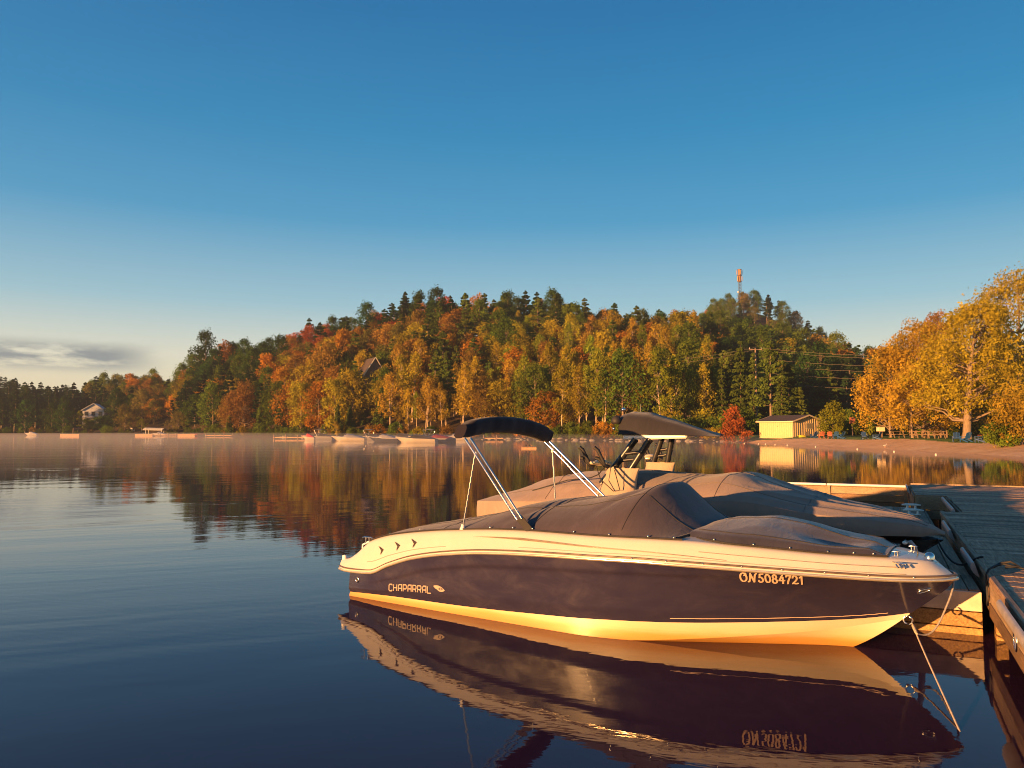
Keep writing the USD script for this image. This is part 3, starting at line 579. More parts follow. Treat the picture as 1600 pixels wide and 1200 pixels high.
    s0 = -4.20 - .30 * V * -1 * 1.0; S = (-4.30 + .32 * V) + (1.50 + .0 * V) * A * 1.0
    hz = np.interp(A, [0, .08, .3, .55, .8, 1.0], [.30, .345, .33, .22, .10, .012])
    Z = 2.0 - .02 * A + hz * (1 - np.abs(V) ** 5) ** .5 + (meshkit.fbm(np.stack([A * 3, V * 2, A * 0], -1), 3, 5) - .5) * .05 * (1 - np.abs(V) ** 4)
    m = MB(); m.grid(L2(S, V * 1.02, Z), flip=True); m.grid(L2(S, V * 1.02, 1.995 - .02 * A))
    m.fan(np.vstack([L2(S[0], V[0] * 1.02, Z[0]), L2(S[0], V[0] * 1.02, 1.995 + 0 * Z[0])[::-1]]))
    obj("tower_canvas", m, "canvas_black", b, 45)
    for t in (.93, -.5):
        m = MB(); c = L2(-4.05 - .2 * (t < 0), t, 2.18); m.lathe([(0, -.03), (.07, -.03), (.08, .02), (.05, .08), (0, .09)], c, 12); obj("tower_speaker", m, "black_rubber", b, True)
    for (q, z, k) in (((-3.95, .90), 2.36, .03), ((-4.08, .96), 2.08, .022)):
        m = MB(); m.ball(L2(q[0], q[1], z), k, 1); obj("tower_lamp", m, "polished_steel", b, True)
    m = MB(); m.tube([L2(-4.05, .1, 2.25), L2(-4.05, .1, 2.46)], .010, 6); obj("light_mast", m, "black_metal", b, True)
    # board racks: forks on a bright bracket either side
    for sg, sc in ((1, -4.08), (-1, -4.45)):
        m = MB(); m.beam(L2(sc - .02, sg * 1.06, 1.58), L2(sc - .10, sg * 1.45, 1.60), .10, .05, .015); m.ball(L2(sc - .06, sg * 1.25, 1.60), (.10, .09, .05), 2); br = obj("board_rack", m, "boat_fitting_gold", b, True)
        for d in (-.14, .10):
            for k, h in ((0, .20), (1, .10)):
                m = MB(); y = sg * (1.40 - .02 * k); m.tube([L2(sc + d, y - sg * .06, 1.55), L2(sc + d - .02, y, 1.56), L2(sc + d - .03, y + sg * .03, 1.63 - .05 * k), L2(sc + d - .10, y + sg * .05, 1.66 + h * .6 - .06 * k), L2(sc + d - .15, y + sg * .06, 1.68 + h * .7 - .08 * k)], .026, 7); obj("rack_fork", m, "black_rubber", br, True)
    # cover legs tied round the starboard and port tower feet
    for sg, s1 in ((1, -4.0), (-1, -4.32)):
        m = MB(); an = np.arange(16) * 2 * np.pi / 16; rows = []
        for f, w, d in ((0, .26, .07), (.15, .25, .08), (.5, .27, .12), (.8, .33, .17), (1.0, .40, .24)):
            wob = 1 + .06 * np.sin(an * 3 + f * 4); rows.append(L2(s1 + .10 - .14 * f + w * np.cos(an) * wob, sg * (1.035 + .03 * f) + d * np.sin(an) * wob, 1.52 - .48 * f + 0 * an))
        m.grid(np.array(rows), closed=True); obj("tower_foot_wrap", m, "cover_tan", b, 40)
    # a cord over the cover
    m = MB(); pts = [(-4.05, 1.20, 1.60), (-4.25, 1.12, 1.42), (-4.45, .98, 1.36), (-4.9, .9, 1.30), (-5.5, .95, 1.12)]; m.tube([L2(*p) for p in pts], .009, 5); obj("cover_cord", m, "black_rubber", b, True)
    m = MB(); m.tube([L2(-4.15, 1.38, 1.56), L2(-4.12, 1.30, 1.36), L2(-3.95, 1.24, 1.20), L2(-3.85, 1.24, 1.22), L2(-3.90, 1.3, 1.5)], .007, 5); obj("cover_cord", m, "black_rubber", b, True)
    # pale tow hook rising at the bow end
    return b

# ------------------------------------------------------------------ docks
E0 = np.array([4.34, 6.91]); DA = np.array([.4305, .9026]); DR = np.array([.9026, -.4305]); DANG = math.degrees(math.atan2(DA[1], DA[0]))
# dock things stand at E0, turned so that local x runs away along the dock (a) and local y to its left (-r)
def D(a, r, z): return np.array([a, -r, z], float)
rngd = np.random.default_rng(11)
def deck_planks(par, a0, a1, r0, r1, z, along=False, w=.14, gap=.007, mat="deck_wood", sort=None):
    """Boards across the dock (or along it)."""
    if along:
        x = r0
        while x < r1 - .03:
            ww = min(w * rngd.uniform(.97, 1.03), r1 - x); m = MB(); m.box(D((a0 + a1) / 2, x + ww / 2, z - .018 + rngd.uniform(-.003, .003)), (a1 - a0 + rngd.uniform(-.02, .02), ww - gap, .036), bevel=.004); obj("plank", m, mat, par); x += ww
    else:
        x = a0
        while x < a1 - .03:
            ww = min(w * rngd.uniform(.97, 1.03), a1 - x); m = MB(); e = rngd.uniform(-.012, .012)
            m.box(D(x + ww / 2, (r0 + r1) / 2 + e, z - .018 + rngd.uniform(-.003, .003)), (ww - gap, r1 - r0, .036), rotz=rngd.uniform(-.15, .15), bevel=.004); obj(sort(x) if sort else "plank", m, mat, par); x += ww
def side_boards(par, p, q, z1, hs, mat, thick=.04, out=(0, 0)):
    z = z1
    for k, h in enumerate(hs):
        m = MB(); a, b2 = D(*p, z - h / 2), D(*q, z - h / 2); m.beam(a, b2, thick, h - .010, .005); obj("fascia_board", m, mat[k] if isinstance(mat, (list, tuple)) else mat, par); z -= h
def bumper(par, a0, a1, r, z):
    m = MB(); an = np.linspace(-1.1, math.pi * .62, 9); P = []
    for x in np.linspace(a0, a1, 9): P.append([D(x, r - .012 - .065 * math.sin(k) if False else r - .03 - .062 * math.cos(k - .5), z - .075 + .078 * math.sin(k)) for k in np.linspace(-1.4, 1.6, 11)])
    m.grid(np.array(P), flip=True); m.fan(P[0]); m.fan(P[-1], True); obj("edge_bumper", m, "bumper_vinyl", par, 45)

def build_docks():
    loc = (E0[0], E0[1], 0); WID = 3.4
    d = thing("dock_walkway", "long weathered plank dock walkway at the right edge of the view", "dock", loc, DANG)
    deck_planks(d, -6.6, 7.55, .05, WID, .62)
    for a0, a1 in ((-6.6, -1.1), (-1.09, 3.1), (3.11, 7.55)):
        m = MB(); m.beam(D(a0, .02, .60), D(a1, .02, .60), .055, .07, .006); obj("edge_beam", m, "deck_wood", d)
    side_boards(d, (-6.6, .03), (1.0, .03), .555, (.21, .15), ("face_wood", "brown_wood"))
    side_boards(d, (1.01, .03), (7.55, .03), .555, (.16, .15), "brown_wood")
    side_boards(d, (7.57, .04), (7.57, WID), .60, (.2, .2), "brown_wood")
    for x in (-5.0, -2.2, .96, 3.8, 7.2):
        m = MB(); m.box(D(x, .10, .2), (.16, .1, .78), bevel=.006); obj("dock_post", m, "wet_wood", d)
    for x in (-4.2, -.8, 2.2, 5.2):
        m = MB(); m.box(D(x, 1.8, .12), (1.2, 3.0, .56), bevel=.05); obj("float", m, "black_rubber", d)
    for a0, a1 in ((-2.8, -.45), (1.55, 2.75), (4.5, 5.8)): bumper(d, a0, a1, .0, .645)
    m = MB(); c = D(-1.32, -.075, .52); an = np.linspace(0, 2 * np.pi, 25)
    m.tube([c + np.array([math.cos(k) * .075, 0, math.sin(k) * .075]) for k in an], .008, 6); m.tube([c + np.array([-.075, 0, 0]), c + np.array([.075, 0, 0])], .007, 6); m.tube([c + np.array([0, 0, -.075]), c + np.array([0, 0, .075])], .007, 6)
    obj("tie_ring", m, "polished_steel", d, True)
    m = MB(); m.box(D(2.62, 1.9, .622), (.045, 3.0, .008)); obj("seam_strip", m, "lettering_cream", d, label="pale metal strip across the boards")
    # second length of walkway, set back a little
    e = thing("dock_walkway", "farther length of plank dock walkway, past the step beyond the covered boat", "dock", loc, DANG)
    deck_planks(e, 7.66, 11.2, .36, 4.2, .62, w=.19)
    side_boards(e, (7.66, .34), (11.2, .34), .60, (.18, .16), "brown_wood"); bumper(e, 7.9, 10.6, .30, .645)
    m = MB(); m.box(D(9.3, 2.3, .1), (3.2, 3.4, .5), bevel=.05); obj("float", m, "black_rubber", e)
    f = thing("plank_dock", "broad plank dock head across the far end of the walkway", "dock", loc, DANG)
    deck_planks(f, 11.22, 14.9, -.25, 7.5, .62, w=.20)
    side_boards(f, (11.20, -.25), (11.20, .33), .60, (.30, .20), "face_wood"); side_boards(f, (11.22, -.27), (14.9, -.27), .60, (.22, .2), "brown_wood"); bumper(f, 12.9, 14.2, -.28, .66)
    m = MB(); m.box(D(13.0, 3.6, .1), (3.4, 6.8, .5), bevel=.05); obj("float", m, "black_rubber", f)
    for x in (-.22, 3.0, 6.0):
        m = MB(); m.beam(D(14.92, x, .60), D(14.92, x + 2.9, .60), .05, .1, .005); obj("edge_beam", m, "face_wood", f)
    # far finger with bright front boards
    g = thing("dock_finger", "far dock finger with pale cap and sunlit orange front boards", "dock", loc, DANG)
    side_boards(g, (14.25, -5.6), (14.25, -.32), .555, (.19, .19, .19), ("face_wood", "brown_wood", "brown_wood"))
    for x in (-4.3, -2.2, -.36):
        m = MB(); m.box(D(14.21, x, .28), (.05, .09, .60), bevel=.005); obj("post", m, "face_wood", g)
    deck_planks(g, 14.28, 14.9, -5.6, -.32, .585, w=.155)
    for x0, x1 in ((-5.6, -2.26), (-2.24, -.32)):
        m = MB(); m.beam(D(14.235, x0, .605), D(14.235, x1, .605), .14, .05, .01); obj("cap_rail", m, "white_metal", g)
    m = MB(); m.box(D(14.6, -3, .1), (.5, 4.8, .5)); obj("float", m, "black_rubber", g)
    # low float alongside the covered boat, with two white cleats
    h = thing("low_dock", "low grey plank float with two white cleats beyond the covered boat's bow", "dock", loc, DANG)
    deck_planks(h, 5.5, 11.6, -2.5, -.06, .31, along=True, w=.15)
    side_boards(h, (5.47, -2.5), (5.47, -.06), .30, (.15, .15), "concrete_lit"); side_boards(h, (5.5, -2.53), (11.6, -2.53), .30, (.16, .14), "brown_wood")
    m = MB(); m.box(D(8.1, -1.3, -.0), (5.0, 2.2, .5), bevel=.05); obj("float", m, "black_rubber", h)
    for x in (9.9, 11.15):
        c = thing("dock_cleat", "white dock cleat on the low grey float, " + ("nearer of the pair" if x < 10 else "farther of the pair"), "cleat", tuple(np.array(loc) + np.append(DA * x + DR * -.34, .31)), DANG)
        m = MB(); m.tube([(0, .19, .09), (0, .09, .10), (0, -.09, .10), (0, -.19, .09)], [.015, .026, .026, .015], 8); obj("horn", m, "white_metal", c, True)
        for y in (-.10, .10):
            m = MB(); m.tube([(0, y * .8, 0), (0, y * .8, .10)], [.03, .022], 8); obj("stem", m, "white_metal", c, True)
        m = MB(); m.box((0, 0, .008), (.08, .26, .016), bevel=.004); obj("base", m, "white_metal", c)
    # near finger by the bow
    k = thing("dock_finger", "low dock finger with golden front boards below the navy bow", "dock", loc, DANG)
    deck_planks(k, 1.06, 1.95, -2.6, -.05, .44, along=True, w=.27, gap=.012)
    side_boards(k, (1.03, -2.6), (1.03, -.05), .435, (.205, .16, .16), ("concrete_lit", "wet_wood", "wet_wood"))
    deck_planks(k, 1.96, 5.4, -.42, -.05, .44, along=True, w=.18, gap=.012); side_boards(k, (1.96, -.44), (5.4, -.44), .435, (.2, .16), "brown_wood")
    m = MB(); m.box(D(1.5, -1.3, -.02), (.8, 2.4, .5), bevel=.04); obj("float", m, "black_rubber", k)

def rope(name, label, pts, r, mat, cat="rope"):
    from scipy.interpolate import CubicSpline
    P = np.array(pts, float); t = np.linspace(0, 1, len(P)); Q = CubicSpline(t, P)(np.linspace(0, 1, 40)) if len(P) > 2 else np.linspace(P[0], P[1], 20)
    m = MB(); m.tube(Q, r, 7); return obj(name, m, mat, None, True, label=label, category=cat)

def W1(s, t, z):
    a = math.radians(HEAD1); u = np.array([math.cos(a), math.sin(a)]); n = np.array([math.sin(a), -math.cos(a)]); p = BOW1 + u * s + n * t; return np.array([p[0], p[1], z])
def WD(a, r, z): p = E0 + DA * a + DR * r; return np.array([p[0], p[1], z])
def build_ropes():
    eye = W1(-.36, 0, .285)
    rope("mooring_rope", "pale mooring line from the navy boat's bow eye down towards the camera", [eye, eye + (np.array([3.09, 5.44, 0]) - eye) * .5 + np.array([0, 0, -.012]), (3.09, 5.44, 0), (2.95, 5.03, -.08)], .0072, "rope_cream")
    m = MB(); d = (np.array([3.09, 5.44, 0]) - eye) * .10; m.tube([eye + d * k for k in np.linspace(.15, 1.25, 8)], [.009, .015, .011, .016, .012, .015, .012, .008], 8); obj("rope_splice", m, "rope_cream", None, True, label="lumpy spliced eye of the bow line under the navy bow", category="rope")
    rope("mooring_rope", "grey mooring line curving from the bow eye up behind the navy bow", [eye + (np.array([3.09, 5.44, 0]) - eye) * .12, (3.80, 7.03, .27), (3.92, 7.06, .44), (4.03, 7.12, .62), (4.06, 7.2, .74)], .009, "rope_grey")
    rope("mooring_rope", "black mooring line from the covered boat's bow to the dock edge", [WD(2.95, -.32, .70), WD(2.6, -.22, .52), WD(2.3, -.12, .50), WD(2.0, -.03, .60), WD(1.9, .06, .66)], .012, "black_rubber")
    # rope laid round a low iron bar on the planks
    t = thing("iron_tie_bar", "bent black iron bar with rope lying on the dock planks", "tie bar", tuple(WD(.98, .05, .62)), DANG)
    m = MB(); m.tube([D(-.05, -.06, -.3), D(-.03, -.06, .0), D(-.02, -.04, .05), D(.10, .02, .07), D(.22, .12, .08), D(.10, .30, .06), D(-.06, .52, .012)], .011, 7); obj("bar", m, "black_rubber", t, True)
    m = MB(); m.tube([D(.16, .02, .05), D(.22, .10, .09), D(.20, .18, .11), D(.12, .24, .08), D(.14, .12, .06)], .013, 7); obj("rope_knot", m, "black_rubber", t, True)
    # grey hooked strap behind the bow
    g = thing("strap_hook", "grey hooked strap with pale tip standing behind the navy bow", "strap", tuple(WD(1.12, -.66, 0)), 0)
    m = MB(); m.tube([(.07, 0, .44), (.05, 0, .72), (.02, 0, .83), (-.02, 0, .885), (-.06, 0, .89), (-.08, 0, .865)], [.035, .032, .03, .025, .02, .016], 8); obj("strap", m, "bumper_vinyl", g, True)
    m = MB(); m.ball((-.072, 0, .875), (.028, .02, .02), 2); obj("tip", m, "white_metal", g, True)

# ------------------------------------------------------------------ lie of the land, measured outward from the jetty: bearing (run sideways per metre ahead) and range
def BX(px): return (px - 800.0) / 1200.0
_sx = [-700, -300, 0, 120, 230, 285, 380, 460, 600, 700, 800, 900, 1000, 1100, 1170, 1250, 1330, 1400, 1500, 1600, 1800, 2100]
shore = smooth_interp([BX(x) for x in _sx], [260, 300, 285, 275, 262, 245, 215, 196, 172, 164, 158, 147, 139, 132, 121, 105, 90.5, 79.5, 67.5, 58, 44, 36])
_hx = [-700, -300, 0, 60, 120, 200, 265, 285, 330, 400, 500, 600, 650, 750, 900, 1000, 1080, 1150, 1230, 1300, 1400, 1600, 2100]
ridge_h = smooth_interp([BX(x) for x in _hx], [18, 15, 13, 9.5, 11, 15, 12.5, 15, 20, 21, 27, 32.5, 34.5, 35.5, 33, 29, 28.5, 25, 21, 16.5, 14, 12, 12])
ridge_d = smooth_interp([BX(x) for x in _hx], [400, 390, 380, 380, 375, 350, 330, 322, 312, 302, 295, 288, 285, 285, 285, 285, 285, 285, 275, 265, 260, 240, 220])
foot = smooth_interp([BX(x) for x in (-700, 200, 700, 900, 1050, 1130, 1200, 1300, 1400, 1600, 2100, 2900)], [4, 4, 4, 5, 8, 22, 45, 70, 85, 90, 80, 60])
far_h = smooth_interp([BX(x) for x in (-700, 700, 900, 1000, 1080, 1130, 1170, 1210, 1250, 1290, 1330, 1370, 1450, 2100)], [0, 16, 27, 36, 49, 59.5, 63.5, 59.5, 51, 40, 30, 23, 16, 10])
def land(x, y):
    """Height of the ground above the water."""
    x = np.asarray(x, float); y = np.asarray(y, float); b = x / np.maximum(y, 1e-3); d = y
    s = shore(b); f = s + foot(b); rd = ridge_d(b)
    beach = 1.05 * np.clip((d - s) / 11.0, -.6, 1)
    beach = np.where(d < s, (d - s) * .12, beach)
    t = np.clip((d - f) / (rd - f), 0, 1); hill = ridge_h(b) * (t * t * (3 - 2 * t)) ** .82
    past = np.clip((d - rd) / 90.0, 0, 1); hill = hill * (1 - .55 * past * past * (3 - 2 * past))
    t2 = np.clip((d - 290) / 120.0, 0, 1); fh = far_h(b) * t2 * t2 * (3 - 2 * t2); p2 = np.clip((d - 410) / 160.0, 0, 1); fh = fh * (1 - .6 * p2 * p2 * (3 - 2 * p2))
    z = np.where(d > f, np.maximum(hill, fh), 0) + beach
    return z + (meshkit.fbm(np.stack([x / 17.0, y / 17.0, 0 * x], -1), 4, 2) - .5) * np.clip((d - f) / 30.0, 0, 1) * 2.4
def on_land(px, d): x = BX(px) * d; return np.array([x, d, float(land(np.array([x]), np.array([d]))[0])])

def land_look(name, cols, scale=.35, bump=.6, rough=.95, fine=4.0):
    look(name, {"g": ("geometry", {}), "n": ("noise_texture", {"scale": scale, "detail": 8.0, "roughness": .65}), "f": ("noise_texture", {"scale": fine, "detail": 4.0}),
                "r": ("rgb_ramp", {"ramp": [(.3, cols[0]), (.5, cols[1]), (.7, cols[2])]}), "b": ("bump", {"strength": bump, "distance": .12}), "mm": ("mix_color", {"blend_type": "multiply", "fac": .6}),
                "p": ("principled_bsdf", {"roughness": rough, "specular_ior_level": .15})},
         [("g.position", "n.vector"), ("g.position", "f.vector"), ("n.fac", "r.fac"), ("r.color", "p.base_color"), ("f.fac", "b.height"), ("b.normal", "p.normal")])
land_look("forest_floor", ((.03, .022, .012), (.055, .038, .018), (.10, .06, .025)))
land_look("sand", ((.43, .25, .12), (.55, .34, .18), (.61, .41, .24)), .5, .5, fine=2.2)
land_look("grass", ((.06, .11, .018), (.09, .15, .025), (.14, .17, .04)), .9, .8, fine=9.0)

def build_land():
    bs = np.concatenate([np.linspace(-1.35, -.68, 40)[:-1], np.linspace(-.68, .70, 280)[:-1], np.linspace(.70, 1.7, 60)])
    f = np.concatenate([np.linspace(-8, 16, 40)[:-1], np.linspace(16, 60, 40)[:-1], np.linspace(60, 420, 90)[:-1], np.linspace(420, 520, 8)])
    Bb, Ff = np.meshgrid(bs, f, indexing="ij"); Dd = shore(Bb) + Ff; X = Bb * Dd; Z = land(X, Dd); Z = np.where(Ff < 0, np.minimum(Z, -.02 * -Ff - .0), Z)
    P = np.stack([X, Dd, Z], -1).reshape(-1, 3); n, m = X.shape
    i, j = np.meshgrid(np.arange(n - 1), np.arange(m - 1), indexing="ij"); q = np.stack([i * m + j, (i + 1) * m + j, (i + 1) * m + j + 1, i * m + j + 1], -1)
    bc = (bs[:-1] + bs[1:]) / 2; fc = (f[:-1] + f[1:]) / 2; Bc, Fc = np.meshgrid(bc, fc, indexing="ij")
    edge = 9.0 + 3.0 * np.sin(Bc * 40) * .4
    edge = edge - 5.5 * np.clip((BX(1275) - Bc) / .06, 0, 1); beach = (Bc > BX(1125)) & (Fc < edge); lawn = (Bc > BX(1130)) & ~beach & (Fc < foot(Bc) + 6); hill = ~(beach | lawn)
    for nm, mk, mat in (("hillside", hill, "forest_floor"), ("beach", beach, "sand"), ("lawn", lawn, "grass")):
        fq = q[mk].reshape(-1, 4); used = np.unique(fq); mp = np.full(len(P), -1); mp[used] = np.arange(len(used)); mb = MB(); mb.add(P[used], mp[fq]); obj(nm, mb, mat, None, True, kind="structure")
    # lake
    look("water", {
        "g": ("geometry", {}),
        "m1": ("mapping", {"mapping_type": "texture", "scale": (4.2, .95, 1.0), "rotation": (0, 0, .36)}), "sx": ("separate_xyz", {}), "rx": ("map_range", {"from_min": 1.5, "from_max": -5.0, "to_min": .30, "to_max": 1.0, "clamp": True}), "a3": ("math", {"math_type": "multiply"}), "n1": ("noise_texture", {"scale": 1.15, "detail": 2.0, "roughness": .45, "distortion": .4}),
        "m2": ("mapping", {"mapping_type": "texture", "scale": (1.2, .45, 1.0), "rotation": (0, 0, -.22)}), "n2": ("noise_texture", {"scale": 4.2, "detail": 2.0, "roughness": .5}),
        "m3": ("mapping", {"mapping_type": "texture", "scale": (18, 5, 1.0), "rotation": (0, 0, .3)}), "n3": ("noise_texture", {"scale": 1.0, "detail": 2.0}),
        "r3": ("map_range", {"from_min": .40, "from_max": .62, "to_min": .25, "to_max": 1.0, "clamp": True}),
        "a": ("math", {"math_type": "multiply", "value2": .0115}), "a2": ("math", {"math_type": "multiply"}), "b": ("math", {"math_type": "multiply", "value2": .0008}), "c": ("math", {"math_type": "add"}),
        "bp": ("bump", {"strength": 1.0, "distance": 1.0}),
        "p": ("principled_bsdf", {"base_color": (.032, .012, .027), "roughness": .015, "ior": 1.30, "specular_ior_level": .5}),
    }, [("g.position", "m1.vector"), ("m1.vector", "n1.vector"), ("g.position", "m2.vector"), ("m2.vector", "n2.vector"), ("g.position", "m3.vector"), ("m3.vector", "n3.vector"), ("n3.fac", "r3.value"),
        ("n1.fac", "a.value1"), ("a.value", "a2.value1"), ("r3.result", "a3.value1"), ("g.position", "sx.vector"), ("sx.x", "rx.value"), ("rx.result", "a3.value2"), ("a3.value", "a2.value2"), ("n2.fac", "b.value1"), ("a2.value", "c.value1"), ("b.value", "c.value2"), ("c.value", "bp.height"), ("bp.normal", "p.normal")])
    mb = MB(); g = np.array([-690, -400, -150, -40, 0, 40, 150, 400, 690.0]); h = np.array([-55, -20, 0, 20, 60, 150, 330.0]); X, Y = np.meshgrid(g, h, indexing="ij"); mb.grid(np.stack([X, Y, 0 * X], -1), flip=True)
    obj("lake", mb, "water", None, kind="structure")

# ------------------------------------------------------------------ trees
def leaf_look(name, cols, transl=.42, hue=.02, val=.35):
    look(name, {"g": ("geometry", {}), "oi": ("object_info", {}), "r": ("rgb_ramp", {"ramp": [(i / (len(cols) - 1), c) for i, c in enumerate(cols)]}),
                "hv": ("map_range", {"from_min": 0, "from_max": 1, "to_min": .5 - hue, "to_max": .5 + hue}), "vv": ("map_range", {"from_min": 0, "from_max": 1, "to_min": 1 - val, "to_max": 1 + val * .6}),
                "w": ("white_noise_texture", {"dimensions": "1D"}), "h": ("hsv", {}), "n": ("noise_texture", {"scale": .55, "detail": 3.0}), "nv": ("map_range", {"from_min": .32, "from_max": .68, "to_min": .62, "to_max": 1.28}), "nm": ("math", {"math_type": "multiply"}),
                "d": ("diffuse_bsdf", {}), "t": ("translucent_bsdf", {}), "mx": ("mix_closure", {"fac": transl})},
         [("g.random_per_island", "r.fac"), ("oi.random", "hv.value"), ("oi.random", "w.w"), ("w.value", "vv.value"), ("r.color", "h.color"), ("hv.result", "h.hue"), ("g.position", "n.vector"), ("n.fac", "nv.value"), ("nv.result", "nm.value1"), ("vv.result", "nm.value2"), ("nm.value", "h.value"), ("h.color", "d.color"), ("h.color", "t.color"), ("d.BSDF", "mx.closure1"), ("t.BSDF", "mx.closure2")], surface="mx.closure")
leaf_look("leaf_gold", [(0.362, 0.300, 0.022), (0.501, 0.428, 0.032), (0.600, 0.491, 0.038), (0.446, 0.428, 0.032)])
leaf_look("leaf_yellow_green", [(0.251, 0.282, 0.022), (0.402, 0.416, 0.031), (0.552, 0.482, 0.035), (0.217, 0.249, 0.022)])
leaf_look("leaf_orange", [(0.447, 0.218, 0.020), (0.596, 0.283, 0.024), (0.567, 0.363, 0.033), (0.600, 0.255, 0.033)], .35, .01)
leaf_look("leaf_red", [(0.372, 0.099, 0.030), (0.478, 0.130, 0.034), (0.478, 0.197, 0.046), (0.319, 0.091, 0.029)], .35, .006)
leaf_look("leaf_rust", [(0.317, 0.190, 0.033), (0.436, 0.248, 0.037), (0.396, 0.279, 0.044), (0.516, 0.268, 0.037)])
leaf_look("leaf_brown", [(0.191, 0.173, 0.037), (0.276, 0.234, 0.044), (0.241, 0.244, 0.037), (0.328, 0.265, 0.050)])
leaf_look("leaf_olive", [(0.118, 0.171, 0.020), (0.197, 0.254, 0.030), (0.256, 0.287, 0.034), (0.157, 0.213, 0.024)])
leaf_look("leaf_green", [(0.049, 0.101, 0.020), (0.070, 0.134, 0.024), (0.099, 0.150, 0.027)])
leaf_look("needle_dark", [(0.034, 0.065, 0.021), (0.052, 0.088, 0.026), (0.071, 0.103, 0.029)], .12)
leaf_look("needle_olive", [(0.099, 0.141, 0.023), (0.158, 0.204, 0.031), (0.209, 0.235, 0.034)], .15)
leaf_look("leaf_maple_bright", [(0.377, 0.311, 0.025), (0.488, 0.386, 0.030), (0.288, 0.300, 0.028), (0.533, 0.365, 0.035)], .42, .004, .08)
leaf_look("leaf_amber", [(0.432, 0.301, 0.032), (0.546, 0.363, 0.038), (0.375, 0.284, 0.032), (0.517, 0.301, 0.032)], .42, .008, .2)
plain("bark_brown", (.13, .085, .05), .9, .2, var=.35, scale=3, stretch=(6, 6, 1))
plain("bark_grey", (.21, .155, .10), .9, .2, var=.35, scale=3, stretch=(6, 6, 1))
plain("bark_pale", (.42, .32, .21), .85, .2, var=.3, scale=3, stretch=(2, 2, 3))

def leaf_quads(rng, C, R, per, size, up=.3, flat=1.0):
    """Small bent leaf sprays spread through balls at C with radii R."""
    C = np.repeat(C, per, 0); R = np.repeat(R, per); n = len(C)
    d = rng.normal(size=(n, 3)); d /= np.linalg.norm(d, axis=1, keepdims=True); rad = R * rng.random(n) ** .45; p = C + d * rad[:, None] * np.array([1, 1, flat])
    nrm = d * .7 + rng.normal(size=(n, 3)) * .6 + np.array([0, 0, up]); nrm /= np.linalg.norm(nrm, axis=1, keepdims=True)
    a = np.cross(nrm, rng.normal(size=(n, 3))); a /= np.linalg.norm(a, axis=1, keepdims=True) + 1e-9; b = np.cross(nrm, a)
    s = (size * rng.uniform(.6, 1.35, n))[:, None]
    V = np.stack([p - a * s * .6, p + b * s * .33 - a * s * .05 + nrm * s * .08, p + a * s * .6, p - b * s * .33 - a * s * .05 + nrm * s * .08], 1).reshape(-1, 3)
    F = np.arange(n)[:, None] * 4; return V, np.hstack([F, F + 1, F + 2, F + 3])
def limb(mb, a, b, r0, r1, sag=0.0, sides=5, rng=None, n=5):
    a, b = np.array(a, float), np.array(b, float); t = np.linspace(0, 1, n)[:, None]; P = a + (b - a) * t; P[:, 2] += sag * np.sin(np.pi * t[:, 0])
    if rng is not None: P[1:-1] += rng.normal(size=(n - 2, 3)) * np.linalg.norm(b - a) * .03
    mb.tube(P, np.linspace(r0, r1, n), sides, caps=False); return P

def broadleaf(seed, h, cr, base=.18, clusters=70, per=46, size=.42, trunk_r=None, lean=0, top=1.0, spread=.8, crad=.13, limbs=26, fullness=1.0):
    rng = np.random.default_rng(seed); tr = MB(); rt = trunk_r or h * .016
    axis = lambda f: np.array([lean * h * f * f + .12 * math.sin(f * 5 + seed), .12 * math.cos(f * 4 + seed), h * f])
    tr.tube([axis(f) for f in (0, .06, .2, .4, .6, .8, .93)], [rt * 1.5, rt * 1.1, rt, rt * .8, rt * .5, rt * .28, rt * .1], 7, caps=False)
    C = []; lobes = rng.uniform(.75, 1.15, 9); ph = rng.uniform(0, 6.28, 3)
    while len(C) < clusters:
        f = base + (1 - base) * rng.random() ** .85; g = (f - base) / (1 - base); w = (math.sin(math.pi * min(1, .10 + .88 * g ** spread)) ** .62) * top
        an = rng.uniform(0, 6.283); rr = cr * w * (1 + .20 * math.sin(3 * an + ph[0]) + .12 * math.sin(5 * an + ph[1] + 4 * g)) * rng.uniform(.25, 1) ** .5
        C.append(axis(min(f, .98)) * np.array([1, 1, 0]) + np.array([rr * math.cos(an), rr * math.sin(an), h * f * rng.uniform(.97, 1.03)]))
    C = np.array(C); R = h * crad * rng.uniform(.55, 1.15, len(C)) * np.clip(cr / (.28 * h), .5, 1.2)
    for k in rng.choice(len(C), min(limbs, len(C)), replace=False):
        c = C[k]; f0 = max(base * .7, min(.88, c[2] / h - rng.uniform(.10, .28))); limb(tr, axis(f0), c, rt * (.5 - .35 * f0), rt * .06, sag=-.02 * h, sides=4, rng=rng)
    V, F = leaf_quads(rng, C, R, per, size); cn = MB(); cn.add(V, F); return tr, cn

